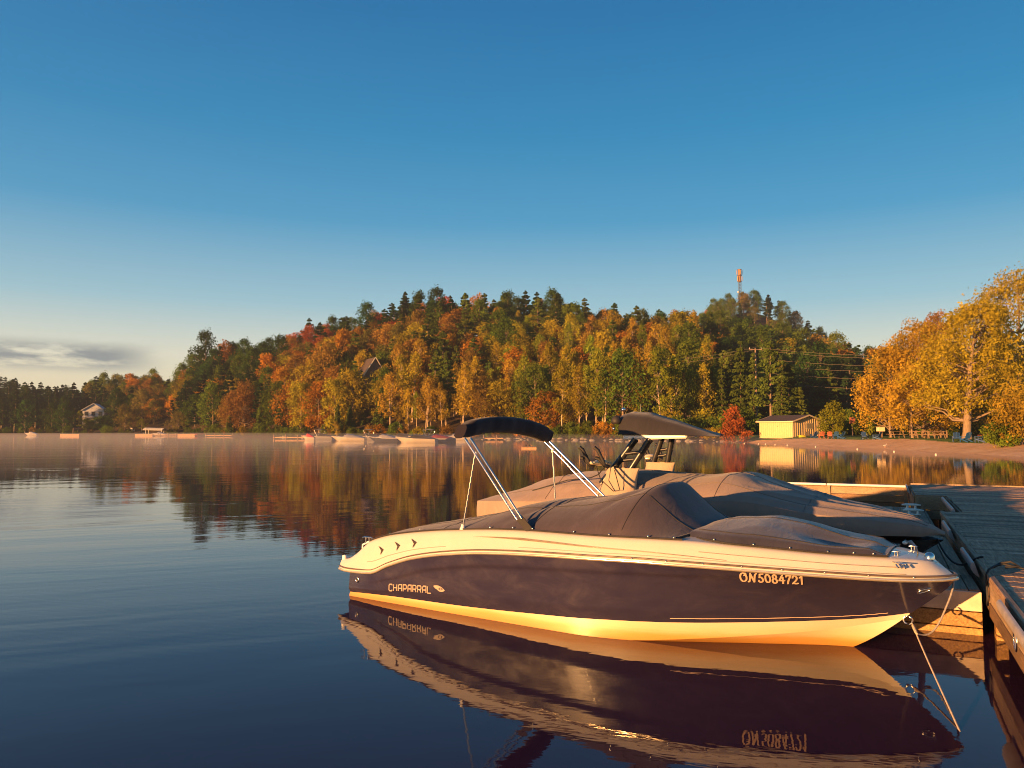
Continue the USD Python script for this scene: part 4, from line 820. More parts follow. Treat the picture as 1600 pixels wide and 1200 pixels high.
def birch(seed, h, cr, stems=1, clusters=58, per=34, size=.36):
    rng = np.random.default_rng(seed); tr = MB(); C = []
    for s in range(stems):
        hh = h * rng.uniform(.78, 1.0) if s else h; le = rng.normal(size=2) * .07 * h * (1 if stems > 1 else .4); bx = rng.normal(size=2) * .25 * (s > 0)
        ax = lambda f: np.array([bx[0] + le[0] * f + .1 * math.sin(f * 7 + s), bx[1] + le[1] * f, hh * f]); r = h * .0095
        tr.tube([ax(f) for f in (0, .2, .4, .6, .8, .96)], [r * 1.2, r, r * .85, r * .6, r * .35, r * .1], 6, caps=False)
        for k in range(clusters // stems):
            f = .26 + .74 * rng.random() ** .8; g = (f - .26) / .74; w = math.sin(math.pi * min(1, .16 + .84 * g)) ** .7; an = rng.uniform(0, 6.283); rr = cr * w * rng.uniform(.15, 1); c = ax(min(f, .99)) + np.array([rr * math.cos(an), rr * math.sin(an), 0]); C.append(c)
            if k % 2 == 0: limb(tr, ax(max(.18, f - .13)), c, r * .35, r * .07, sides=4, rng=rng, n=4)
    C = np.array(C); R = h * .065 * rng.uniform(.6, 1.25, len(C)); V, F = leaf_quads(rng, C, R, per, size, up=.1, flat=1.25); cn = MB(); cn.add(V, F); return tr, cn

def white_pine(seed, h, cr, base=.25, levels=13, size=.42, per=42):
    rng = np.random.default_rng(seed); tr = MB(); rt = h * .014; ax = lambda f: np.array([.12 * math.sin(f * 4 + seed), .1 * math.cos(f * 5), h * f])
    tr.tube([ax(f) for f in (0, .25, .5, .75, .97)], [rt * 1.3, rt, rt * .75, rt * .45, rt * .1], 7, caps=False); C, R = [], []
    for l in range(levels):
        f = base + (1 - base) * (l + rng.uniform(-.2, .2)) / (levels - .3); g = (f - base) / (1 - base); L = cr * (1 - g) ** .62 * (.75 + .25 * math.sin(math.pi * g)) * rng.uniform(.7, 1.15) + .25
        for k in range(5):
            an = rng.uniform(0, 6.283); LL = L * rng.uniform(.5, 1.1); e = ax(min(f, .97)) + np.array([LL * math.cos(an), LL * math.sin(an), LL * rng.uniform(.05, .38)]); P = limb(tr, ax(min(f, .96)), e, rt * .26, rt * .06, sag=-.06 * LL, sides=4, rng=rng)
            for q in (.5, .75, 1.0):
                if LL * q > .3 * L: C.append(P[0] + (P[-1] - P[0]) * q + rng.normal(size=3) * .12 * np.array([1, 1, .4])); R.append((.22 + .30 * LL * .5) * rng.uniform(.75, 1.2))
    C.append(ax(.99)); R.append(.35); V, F = leaf_quads(rng, np.array(C), np.array(R), per, size, up=.7, flat=.42); cn = MB(); cn.add(V, F); return tr, cn

def spruce(seed, h, cr, base=.06, levels=20, size=.36, per=13, droop=.25):
    rng = np.random.default_rng(seed); tr = MB(); rt = h * .012; ax = lambda f: np.array([.05 * math.sin(f * 4 + seed), .0, h * f])
    tr.tube([ax(f) for f in (0, .3, .6, .97)], [rt * 1.3, rt, rt * .6, rt * .1], 6, caps=False); C, R = [], []
    for l in range(levels):
        f = base + (1 - base) * (l + rng.uniform(-.3, .3)) / levels; g = max(0, (f - base) / (1 - base)); L = cr * (1 - g) ** .85 * rng.uniform(.75, 1.15) + .12; nb = 8 if g < .6 else 6
        for k in range(nb):
            an = 6.283 * k / nb + rng.uniform(-.4, .4); LL = L * rng.uniform(.65, 1.1); e = ax(min(f, .98)) + np.array([LL * math.cos(an), LL * math.sin(an), -droop * LL])
            if k % 2 == 0: limb(tr, ax(min(f, .97)), e, rt * .16, rt * .04, sides=3, n=3)
            for q in (.35, .62, .85, 1.0): C.append(ax(min(f, .99)) + (e - ax(min(f, .99))) * q); R.append(.14 + .17 * LL * (1.15 - q * .55))
    V, F = leaf_quads(rng, np.array(C), np.array(R), per, size, up=.35, flat=.6); cn = MB(); cn.add(V, F); return tr, cn

def cedar(seed, h, cr, size=.30, clusters=90, per=34):
    rng = np.random.default_rng(seed); tr = MB(); tr.tube([(0, 0, 0), (0, 0, h * .5), (0, 0, h * .95)], [h * .014, h * .009, .01], 6, caps=False); C, R = [], []
    for k in range(clusters):
        f = .04 + .95 * rng.random() ** 1.15; an = rng.uniform(0, 6.283); rr = cr * (1 - f) ** .7 * rng.uniform(.3, 1); C.append((rr * math.cos(an), rr * math.sin(an), h * f)); R.append(.12 * h * (1 - .6 * f) * rng.uniform(.5, .9) * cr / (h * .16) * .6)
    V, F = leaf_quads(rng, np.array(C), np.array(R), per, size, up=.0, flat=1.6); cn = MB(); cn.add(V, F); return tr, cn

def shrub(seed, h, w, clusters=34, per=40, size=.26):
    rng = np.random.default_rng(seed); tr = MB(); C = []
    for k in range(clusters):
        f = rng.uniform(.15, .95); an = rng.uniform(0, 6.283); rr = w * math.sin(math.pi * (.25 + .6 * f)) * rng.uniform(.2, 1); C.append((rr * math.cos(an), rr * math.sin(an), h * f))
        if k % 4 == 0: limb(tr, (rng.normal() * .1, rng.normal() * .1, 0), C[-1], .025, .006, sides=4, n=3)
    C = np.array(C); V, F = leaf_quads(rng, C, h * .17 * rng.uniform(.7, 1.3, len(C)), per, size); cn = MB(); cn.add(V, F); return tr, cn

KIND = {}
def proto(kind, builder, bark, leaf, name, noun, category="tree"):
    p = class_prim("kind_" + kind); tr, cn = builder
    obj("trunk" if category == "tree" else "stems", tr, bark, p, True); obj("crown" if category == "tree" else "foliage", cn, leaf, p)
    KIND[kind] = (p.GetPath(), name, noun, category)

def build_kinds():
    for k, (a, b) in enumerate(((11.5, 3.9), (10.5, 4.4), (12.5, 3.4))):
        for nm, leaf, adj in (("orange", "leaf_orange", "bright orange"), ("red", "leaf_red", "salmon red"), ("gold", "leaf_gold", "golden yellow")):
            if k == 2 and nm == "red": continue
            proto(f"maple_{nm}_{'abc'[k]}", broadleaf(10 + k, a, b, .16, 88, 36, .42, crad=.105), "bark_grey", leaf, "maple_tree", adj + " maple")
        for nm, leaf, adj in (("rust", "leaf_rust", "rust brown"), ("brown", "leaf_brown", "dull brown")):
            proto(f"oak_{nm}_{'abc'[k]}", broadleaf(20 + k, a, b, .2, 80, 34, .40, spread=.7, crad=.105), "bark_grey", leaf, "oak_tree", adj + " oak")
        for nm, leaf, adj in (("olive", "leaf_olive", "olive"), ("green", "leaf_green", "dark green")):
            if k < 2: proto(f"broad_{nm}_{'ab'[k]}", broadleaf(30 + k, a + 2, b - .3, .14, 92, 38, .40, crad=.105), "bark_grey", leaf, "broadleaf_tree", adj + " broadleaf")
    for k, (h, r, st) in enumerate(((13.5, 2.2, 1), (12.5, 2.9, 2), (14.5, 2.0, 1))):
        for nm, leaf, adj in (("gold", "leaf_gold", "golden"), ("lime", "leaf_yellow_green", "yellow-green"), ("amber", "leaf_amber", "amber")):
            proto(f"birch_{nm}_{'abc'[k]}", birch(40 + k, h, r, st), "bark_pale", leaf, "birch_tree", "slim " + adj + " birch")
    for k, (h, r) in enumerate(((14.5, 3.4), (13.0, 3.0))):
        for nm, leaf, adj in (("dark", "needle_dark", "dark green"), ("olive", "needle_olive", "sunlit olive")):
            proto(f"pine_{nm}_{'ab'[k]}", white_pine(50 + k, h, r), "bark_grey", leaf, "pine_tree", adj + " pine")
            proto(f"spruce_{nm}_{'ab'[k]}", spruce(60 + k, h - 1, 2.5 - .3 * k), "bark_brown", leaf, "spruce_tree", adj + " spruce")
    proto("cedar_a", cedar(70, 6.5, 1.6), "bark_brown", "needle_olive", "cedar_tree", "small olive cedar")
    for nm, leaf, adj in (("olive", "leaf_olive", "olive green"), ("rust", "leaf_rust", "rusty brown"), ("gold", "leaf_gold", "golden"), ("orange", "leaf_orange", "orange")):
        proto(f"shrub_{nm}", shrub(80 + len(nm), 3.0, 2.0), "bark_brown", leaf, "shrub", adj + " shrub", "shrub")

ZONES = ((-30, "left of the whole view"), (20, "at the left frame edge"), (66, "at the lake's far left"), (128, "left of the white house"), (205, "beside the white house"), (285, "above the cream boat lift"), (345, "right of the cream boat lift"), (440, "left of the moored boat row"), (520, "above the moored row's start"), (612, "by the gabled house"), (690, "above the moored boat row"), (750, "above the moored row's end"), (850, "behind the small raft"), (930, "right of the small raft"), (985, "left of the black tower canvas"), (1060, "above the black tower canvas"), (1125, "left of the small red maple"), (1180, "right of the small red maple"), (1240, "behind the shed's left half"), (1300, "behind the shed's right half"), (1385, "between shed and big maples"), (1480, "behind the broad amber maple"), (1612, "behind the great maple"), (9999, "right of the whole view"))
ORD = ["leftmost"] + [w + " from left" for w in "second third fourth fifth sixth seventh eighth ninth tenth eleventh twelfth thirteenth fourteenth fifteenth sixteenth seventeenth eighteenth nineteenth twentieth".split()]
PENDING = []
def pick(rng, table):
    k = list(table); w = np.array([table[x] for x in k], float); return k[rng.choice(len(k), p=w / w.sum())]
def species(rng, px, g, far, d):
    if far and px > 1050:
        if px < 1150: return pick(rng, dict(oak_rust=2, maple_orange=2, broad_olive=3, oak_brown=2, pine_dark=2))
        return pick(rng, dict(broad_olive=4, oak_brown=3, pine_dark=4, spruce_dark=2, pine_olive=2, maple_orange=.25))
    if px < 60: return pick(rng, dict(pine_dark=6, spruce_dark=3, broad_green=1.5))
    if px < 135: return pick(rng, dict(pine_dark=6, spruce_dark=2, broad_green=2, oak_brown=.7))
    if px < 200: return pick(rng, dict(broad_green=2, pine_dark=2, oak_brown=3, broad_olive=2, birch_lime=.6))
    if px < 285: return pick(rng, dict(oak_brown=4, oak_rust=4, maple_orange=1.8, pine_dark=1.5, broad_olive=1))
    if px < 430:
        if g < .3: return pick(rng, dict(spruce_dark=2.5, cedar=1, broad_olive=2.5, oak_rust=1, pine_dark=2, birch_amber=1.2, maple_orange=.5))
        return pick(rng, dict(broad_green=3.5, pine_dark=3, spruce_dark=1, maple_orange=1.4, broad_olive=2, maple_gold=.6))
    if px < 620:
        if g < .3: return pick(rng, dict(oak_rust=3, maple_gold=1.6, broad_olive=2, maple_orange=1.6, spruce_olive=1.5, birch_amber=1.5, cedar=.5))
        if g < .65: return pick(rng, dict(oak_rust=3, pine_olive=2.5, oak_brown=2, maple_orange=2, pine_dark=1, maple_gold=.7))
        return pick(rng, dict(maple_red=3, broad_green=2, pine_dark=2, oak_rust=1.5, broad_olive=1))
    if px < 760:
        if g < .3: return pick(rng, dict(birch_gold=2.5, birch_lime=2.5, maple_orange=1.4, pine_olive=2, oak_rust=1, birch_amber=2))
        if g < .7: return pick(rng, dict(pine_olive=4, oak_brown=2.5, oak_rust=2, maple_gold=1.2, maple_orange=1.5, broad_olive=1))
        return pick(rng, dict(pine_dark=3, oak_rust=1.5, maple_orange=.8, broad_green=2, pine_olive=1.5, maple_red=.5))
    if px < 1120:
        if g < .3: return pick(rng, dict(birch_gold=5, birch_lime=6, birch_amber=2, maple_orange=.7, broad_olive=.6, pine_olive=.5, maple_gold=1))
        if g < .7: return pick(rng, dict(maple_gold=2.6, maple_orange=2.6, birch_lime=1.5, birch_gold=2, birch_amber=1.8, pine_olive=2.6, pine_dark=.6, oak_rust=1.8, oak_brown=.8, broad_olive=1.5))
        return pick(rng, dict(broad_green=3.5, pine_dark=3.5, broad_olive=2, oak_rust=1.5, maple_red=.6, pine_olive=1.5, oak_brown=1.5))
    if px < 1260:
        if g < .35: return pick(rng, dict(spruce_olive=4, pine_olive=3, birch_lime=1, spruce_dark=1.5))
        return pick(rng, dict(maple_gold=1.2, broad_olive=3, pine_olive=2, maple_orange=1.1, broad_green=2, spruce_dark=1))
    if g < .6: return pick(rng, dict(pine_dark=4, spruce_dark=3, broad_green=2, pine_olive=1.5))
    return pick(rng, dict(maple_orange=3, maple_red=1.4, oak_rust=2, pine_olive=1.4, broad_olive=1))

def forms(base): return [k for k in KIND if k == base or k[:-2] == base]
def add_tree(kind, px, d, sc, rot, zs=1.0, band=None):
    p = on_land(px, d); p[2] -= .12; PENDING.append((kind, px, d, p, sc, rot, zs, band))

def build_forest():
    rng = np.random.default_rng(4); NX = 2400; hor = np.full(NX, -1.0)        # skyline of what stands nearer, to leave out what nothing shows
    def see(px, d, h, w, p, thr):
        a = int(np.clip(px - w * 600 / d + 400, 0, NX - 1)); b = int(np.clip(px + w * 600 / d + 401, 1, NX)); top = (p[2] + h - EYE) / d * 1200
        vis = top - np.median(hor[a:b]); hor[a:b] = np.maximum(hor[a:b], top - .38 * h / d * 1200); return vis > thr
    # hand-set trees that the picture shows clearly
    for kind, px, d, sc, zs, band in (("pine_dark_a", 627, 272, 1.0, 1.0, "on the skyline"), ("pine_dark_b", 668, 276, .98, 1.0, "on the skyline"), ("pine_dark_a", 703, 280, .92, 1.15, "on the skyline"),
            ("broad_green_a", 318, 290, 1.35, 1.25, "tallest on the skyline"), ("maple_orange_a", 340, 252, 1.0, 1.05, "low on the slope"), ("maple_orange_b", 239, 285, .8, 1.0, "above the lake house shore"),
            ("oak_rust_b", 508, 214, 1.5, 1.25, "low on the slope"), ("maple_gold_a", 480, 210, 1.2, 1.2, "low on the slope"), ("cedar_a", 360, 226, 1.0, 1.0, "at the water's edge"), ("cedar_a", 528, 184, 1.1, 1.1, "at the water's edge"),
            ("birch_amber_a", 527, 181, .5, .62, "at the water's edge"), ("birch_lime_a", 123, 284, .8, .72, "at the water's edge"), ("birch_lime_b", 222, 272, .62, .60, "at the water's edge"),
            ("spruce_olive_a", 1158, 148, 1.2, 1.15, "on the flat"), ("spruce_olive_b", 1178, 156, 1.2, 1.2, "on the flat"), ("pine_olive_a", 1205, 142, 1.05, 1.15, "on the flat"), ("pine_olive_b", 1233, 146, .95, 1.1, "on the flat"), ("spruce_olive_a", 1222, 138, .95, .9, "on the flat"), ("spruce_olive_b", 1250, 140, .9, .85, "on the flat"),
            ("maple_red_b", 1112, 268, 1.0, .95, "near the hilltop"), ("maple_orange_a", 1098, 288, 1.05, 1.0, "on the skyline"), ("maple_red_a", 1130, 330, 1.2, 1.0, "on the skyline"), ("maple_orange_b", 1118, 250, 1.0, .9, "near the hilltop"), ("birch_lime_b", 1066, 214, 1.25, .9, "mid-slope")):
        add_tree(kind, px, d, sc, rng.uniform(0, 360), zs, band)
    off = 3.0
    while off < 330:
        step = 5.0 + off * .030; b = BX(-40)
        while b < BX(1440):
            px = b * 1200 + 800; s = float(shore(b)); fo = float(foot(b)); d = s + max(fo, 2.0) + off + rng.uniform(-.45, .45) * step
            rd = float(ridge_d(b)); far = d > rd + 14
            width = (4.1 + off * .012) * (1.15 if px < 430 else 1.0); b += width * rng.uniform(.75, 1.3) / d
            if (abs(px - 1159) < 4 and d > 396) or d > 440 or (far and not 1040 < px < 1420) or (px > 1300 and off > 200) or (px < 285 and off > 110): continue
            g = float(np.clip((d - s - fo) / (rd - s - fo), 0, 1)); p = on_land(px, d)
            if 1255 < px < 1420 and off < 18: continue                                     # open ground behind the lawn
            if abs(px - 580) < 10 and d < 212: continue
            if (abs(px - 148) < 28 and d < 318) or (95 < px < 150 and 285 < d < 300): continue
            if 205 < px < 270 and d < s + 22: continue
            kb = species(rng, px, g, far, d); kinds = forms(kb); kind = kinds[rng.integers(len(kinds))]
            sc = rng.uniform(.72, 1.2); zs = rng.uniform(.88, 1.16)
            if g < .12 and px > 620 and px < 1120: sc *= rng.uniform(.72, 1.04)
            if px < 285: sc *= .84
            elif px < 600 and off < 40: sc *= 1.06
            if far: sc *= .92
            h = {"birch": 13.5, "pine_": 14, "spruc": 12.5, "cedar": 6.5}.get(kind[:5], 11.5) * sc * zs
            if not see(px, d, h, 5.0 * sc, p, 2 if off > 20 else -9): continue
            add_tree(kind, px, d, sc, rng.uniform(0, 360), zs)
        off += step
    for px, d in ((136, 291), (143, 288), (151, 290), (158, 288), (166, 291), (172, 289)): add_tree("shrub_olive", px, d, rng.uniform(1.0, 1.35), rng.uniform(0, 360), 1.2, "below the white house")
    # woods running on past both sides of the view
    for lo, hi, far_off in ((1450, 2700, 44), (-420, -45, 30)):
        for off in np.arange(4, far_off, 11.0):
            b = BX(lo)
            while b < BX(hi):
                px = b * 1200 + 800; d = float(shore(b)) + float(foot(b)) + off + rng.uniform(-3, 3); b += 8.5 * rng.uniform(.7, 1.3) / d
                kinds = forms(pick(rng, dict(pine_dark=3, broad_green=2, oak_rust=1.5, maple_gold=1, spruce_dark=2, broad_olive=2))); add_tree(kinds[rng.integers(len(kinds))], px, d, rng.uniform(.85, 1.2), rng.uniform(0, 360), rng.uniform(.9, 1.1), "on the flat" if lo > 0 else "on the shore")
    # brush along the shore
    for px in np.arange(-20, 1130, 11.5):
        px = px + rng.uniform(-5, 5); b = BX(px)
        if 205 < px < 262 or rng.random() < .12: continue
        kind = "shrub_" + pick(rng, dict(olive=5, rust=2.2, gold=1.6, orange=1.0) if px > 440 else dict(olive=6, rust=1.5, gold=.5)); add_tree(kind, px, float(shore(b)) + rng.uniform(2.2, 6.0), rng.uniform(.55, 1.05), rng.uniform(0, 360), rng.uniform(.75, 1.15), "at the water's edge")
    for px in list(np.arange(1290, 1600, 9.0)) + list(np.arange(1040, 1180, 10.0)):
        px = px + rng.uniform(-4, 4); d = (142 if px < 1180 else float(np.interp(px, [1290, 1600], [132, 118]))) + rng.uniform(-5, 5); add_tree("shrub_" + pick(rng, dict(olive=7, rust=1, gold=.6)), px, d, rng.uniform(.8, 1.35) * (1.25 if px < 1180 else 1), rng.uniform(0, 360), rng.uniform(.8, 1.2), "behind the lawn")
    # names and labels
    groups = {}
    for t in PENDING:
        kind, px, d, p, sc, rot, zs, band = t; b = BX(px); s, fo, rd = float(shore(b)), float(foot(b)), float(ridge_d(b)); g = (d - s - fo) / (rd - s - fo)
        if band is None: band = "on the shore" if d - s < 13 else "below the mast" if d > rd + 14 else "low on the slope" if g < .33 else "mid-slope" if g < .7 else "near the hilltop"
        zone = next(z for x, z in ZONES if px < x); groups.setdefault((KIND[kind][2], band, zone), []).append(t)
    for (noun, band, zone), ts in groups.items():
        ts.sort(key=lambda t: t[1])
        for i, t in enumerate(ts):
            kind, px, d, p, sc, rot, zs, _ = t; path, name, _, cat = KIND[kind]
            lab = f"{noun} {band} {zone}" + ("" if len(ts) == 1 else ", " + ORD[min(i, 19)])
            copy_of(path, name, lab, cat, p, rot, {"maple_tree": "maples of the far wooded shore", "oak_tree": "oaks of the far wooded shore", "birch_tree": "birches of the far wooded shore", "pine_tree": "pines of the far wooded shore", "spruce_tree": "spruces of the far wooded shore", "broadleaf_tree": "green broadleaf trees of the far wooded shore", "cedar_tree": "small cedars of the far shore", "shrub": "shrubs along the far shore"}[name], (sc, sc, sc * zs))

def single_tree(name, label, px, d, parts, bark, leaf, rot=0, sc=1.0, cat="tree"):
    p = on_land(px, d); p[2] -= .1; t = thing(name, label, cat, p, rot, scale=(sc, sc, sc)); obj("trunk", parts[0], bark, t, True); obj("crown", parts[1], leaf, t); return t

def build_lawn_trees():
    single_tree("maple_tree", "great yellow-green maple with thick bare lower trunk on the beach lawn", 1509, 81, broadleaf(101, 14.2, 5.7, .20, 190, 92, .245, trunk_r=.38, spread=.75, crad=.074, limbs=50, lean=.14), "bark_grey", "leaf_maple_bright", 0)
    single_tree("maple_tree", "tall bright yellow maple leaning in at the right edge of view", 1597, 92, broadleaf(102, 20.0, 6.6, .14, 160, 84, .26, trunk_r=.34, crad=.072, limbs=40), "bark_grey", "leaf_maple_bright", 200)
    single_tree("maple_tree", "broad amber maple left of the great yellow-green maple", 1442, 98, broadleaf(103, 14.2, 6.0, .12, 180, 84, .26, trunk_r=.22, crad=.08, limbs=50, spread=.7), "bark_grey", "leaf_amber", 90)
    single_tree("maple_tree", "small amber tree at the left end of the lawn maples", 1390, 97, broadleaf(104, 11.0, 4.0, .12, 110, 85, .26, trunk_r=.15, crad=.10, limbs=60), "bark_grey", "leaf_amber", 10)
    single_tree("maple_tree", "thin russet-topped maple rising behind the broad amber maple", 1470, 108, broadleaf(105, 17.2, 4.2, .3, 110, 60, .26, trunk_r=.2, crad=.075, limbs=70, fullness=.6), "bark_grey", "leaf_rust", 150)
    single_tree("maple_tree", "slender young amber maple in front of the broad amber maple", 1425, 92, broadleaf(106, 8.0, 3.2, .2, 80, 75, .25, trunk_r=.11, crad=.11, limbs=40), "bark_grey", "leaf_amber", 70)
    single_tree("maple_tree", "golden maple between the great maple and the view's right edge", 1556, 100, broadleaf(107, 13.5, 5.0, .16, 120, 85, .26, trunk_r=.16, crad=.10, limbs=60), "bark_grey", "leaf_gold", 70)
    single_tree("maple_tree", "amber maple in the background right of the great trunk", 1535, 116, broadleaf(109, 12.0, 5.4, .1, 110, 52, .36, trunk_r=.16, crad=.11, limbs=50), "bark_grey", "leaf_amber", 20)
    single_tree("maple_tree", "small scarlet maple standing alone left of the beach shed", 1146, 122, broadleaf(108, 5.9, 1.9, .10, 70, 50, .26, trunk_r=.07, crad=.12, limbs=30, spread=.6), "bark_brown", "leaf_red", 0)
    single_tree("young_tree", "rounded yellow-green young tree right behind the beach shed", 1301, 112, broadleaf(111, 4.9, 1.9, .12, 60, 46, .26, trunk_r=.07, crad=.13, limbs=20), "bark_brown", "leaf_yellow_green", 0)
    single_tree("young_tree", "small yellow bush-like tree right of the beach shed", 1347, 116, broadleaf(112, 3.2, 1.3, .12, 40, 40, .24, trunk_r=.05, crad=.14, limbs=12), "bark_brown", "leaf_yellow_green", 0)
    for k, (px, d, h, w, lf, lab) in enumerate(((1588, 66, 5.0, 2.1, "leaf_amber", "tall amber-brown bush at the water's edge, right edge of view"), (1612, 70, 6.6, 2.6, "leaf_amber", "amber bush hanging in from the right edge of view"), (1566, 67, 2.2, 1.6, "leaf_olive", "low olive bush at the beach's right end"))):
        p = on_land(px, d); p[2] -= .1; t = thing("shrub", lab, "shrub", p); a, c = shrub(130 + k, h, w, 60, 60, .19); obj("stems", a, "bark_brown", t, True); obj("foliage", c, lf, t)

plain("shed_yellow", (.56, .42, .22), .8, .2, var=.08, scale=3)
plain("shed_trim", (.62, .50, .32), .75, .2, var=.08)
plain("roof_dark", (.07, .055, .05), .85, .2, var=.3)
plain("hatch_khaki", (.30, .25, .14), .5, var=.2)  # khaki of the shed hatch panel and lamp box
plain("house_white", (.42, .42, .42), .7, var=.08)
plain("house_brown", (.12, .08, .05), .8, var=.2)
plain("glass_dark", (.03, .03, .035), .1, var=.2)
plain("chair_blue", (.010, .048, .17), .5, var=.12)
plain("chair_light_blue", (.014, .075, .22), .5, var=.12)
plain("chair_rust", (.32, .10, .05), .6, var=.15)
plain("chair_dark", (.06, .05, .045), .6, var=.15)
plain("table_wood", (.22, .145, .08), .8, var=.2, stretch=(1, 8, 8))
plain("pole_wood", (.30, .20, .12), .85, var=.25, stretch=(6, 6, 1))
plain("mast_grey", (.045, .055, .06), .6, metal=0.0, var=.1)
plain("antenna_pale", (.36, .22, .12), .45, var=.1)
plain("antenna_brown", (.22, .11, .04), .5, var=.1)
plain("wire", (.22, .17, .11), .5, var=.1)
plain("canopy_cream", (.66, .58, .40), .7, var=.08)
plain("raft_orange", (.55, .30, .14), .75, var=.2)
plain("kayak_red", (.45, .05, .05), .4, var=.1)
plain("kayak_yellow", (.62, .50, .03), .4, var=.1)
plain("buoy_white", (.58, .52, .45), .5, var=.05)
plain("boat_cream", (.42, .37, .31), .35, coat=.3, var=.08)
plain("boat_navy", (.04, .045, .07), .35, coat=.3, var=.1)
plain("boat_maroon", (.20, .04, .04), .4, coat=.2, var=.15)
plain("boat_grey", (.22, .21, .22), .5, var=.15)
plain("rock_grey", (.22, .19, .16), .9, var=.35, bump=.5)

def mast():
    p = on_land(1159, 404); h = 24.5; t = thing("radio_mast", "tall steel radio mast with antenna clusters on the hilltop", "radio mast", p + np.array([0, 0, -1]), 20)
    leg = [(math.cos(a) * .75, math.sin(a) * .75) for a in np.radians([90, 210, 330])]
    for x, y in leg:
        m = MB(); m.tube([(x * 1.25, y * 1.25, 0), (x, y, h * .4), (x, y, h)], .13, 6); obj("mast_leg", m, "mast_grey", t, True)
    m = MB()
    for k in range(16):
        z0, z1 = h * k / 16, h * (k + 1) / 16
        for i in range(3):
            a, b = leg[i], leg[(i + 1) % 3]; m.beam((a[0], a[1], z0), (b[0], b[1], z1), .10, .10); m.beam((b[0], b[1], z0), (a[0], a[1], z1), .10, .10)
    obj("lattice", m, "mast_grey", t)
    for z, n in ((h - 1.6, 4), (h - 5.0, 3)):
        m = MB(); m.lathe([(0, 1.6), (1.2, 1.6), (1.2, 1.45), (0, 1.45)], (0, 0, z), 12); m.lathe([(0, -1.45), (1.2, -1.45), (1.2, -1.6), (0, -1.6)], (0, 0, z), 12); m.lathe([(.9, 1.5), (.9, -1.5)], (0, 0, z), 10); fr = obj("antenna_ring", m, "antenna_brown", t)
        for k in range(n):
            a = math.radians(360 / n * k + 70); m = MB(); m.box((math.cos(a) * 1.4, math.sin(a) * 1.4, z), (.22, .7, 2.4), rotz=math.degrees(a), bevel=.06); obj("antenna_panel", m, "antenna_pale", fr)
    for z in (h * .36, h * .5):
        m = MB(); m.ball((-1.35, -.5, z), (.45, .45, .55), 1); obj("antenna_dish", m, "buoy_white", t, True)

def power_line():
    A = on_land(1182, 152); Bp = on_land(1440, 140); tops = (17.4, 14.6); poles = []
    for q, (p, h, lab) in enumerate(((A, tops[0], "tall brown utility pole above the spruces behind the shed"), (Bp, tops[1], "utility pole hidden among the amber lawn maples"))):
        t = thing("utility_pole", lab, "utility pole", p); m = MB(); m.tube([(0, 0, 0), (0, 0, h * .5), (0, 0, h)], [.19, .16, .13], 8); obj("pole", m, "pole_wood", t, True)
        m = MB(); m.box((0, 0, h - .5), (2.6, .12, .14)); obj("crossarm", m, "pole_wood", t); poles.append(p)
        for x in (-1.15, 0, 1.15):
            m = MB(); m.lathe([(0, .3), (.06, .28), (.08, .1), (.05, 0)], (x, 0, h - .4), 8); obj("insulator", m, "buoy_white", t)
    L = on_land(1010, 150)
    hs = [(-.1, -.1), (-.5, -.7), (-2.2, -2.0), (-3.4, -3.0), (-5.0, -4.3), (-6.8, -6.2)]
    names = ["topmost", "second from top", "third from top", "fourth from top", "fifth from top", "lowest"]
    for k, (a, b) in enumerate(hs):
        P, Q = A + np.array([0, -.2, tops[0] + a]), Bp + np.array([0, -.2, tops[1] + b]); f = np.linspace(0, 1, 14)[:, None]; W = P + (Q - P) * f; W[:, 2] -= .55 * 4 * f[:, 0] * (1 - f[:, 0]); m = MB(); m.tube(W, .022, 5); obj("power_cable", m, "wire", None, label=f"sagging power cable right of the utility pole, {names[k]}", category="cable")
    for k in (0, 1):
        P, Q = A + np.array([0, -.2, tops[0] + hs[k][0]]), L + np.array([0, 0, 14.0 - k]); f = np.linspace(0, 1, 14)[:, None]; W = P + (Q - P) * f; W[:, 2] -= .55 * 4 * f[:, 0] * (1 - f[:, 0]); m = MB(); m.tube(W, .022, 5); obj("power_cable", m, "wire", None, label=f"power cable running left from the utility pole, {('upper', 'lower')[k]} one", category="cable")

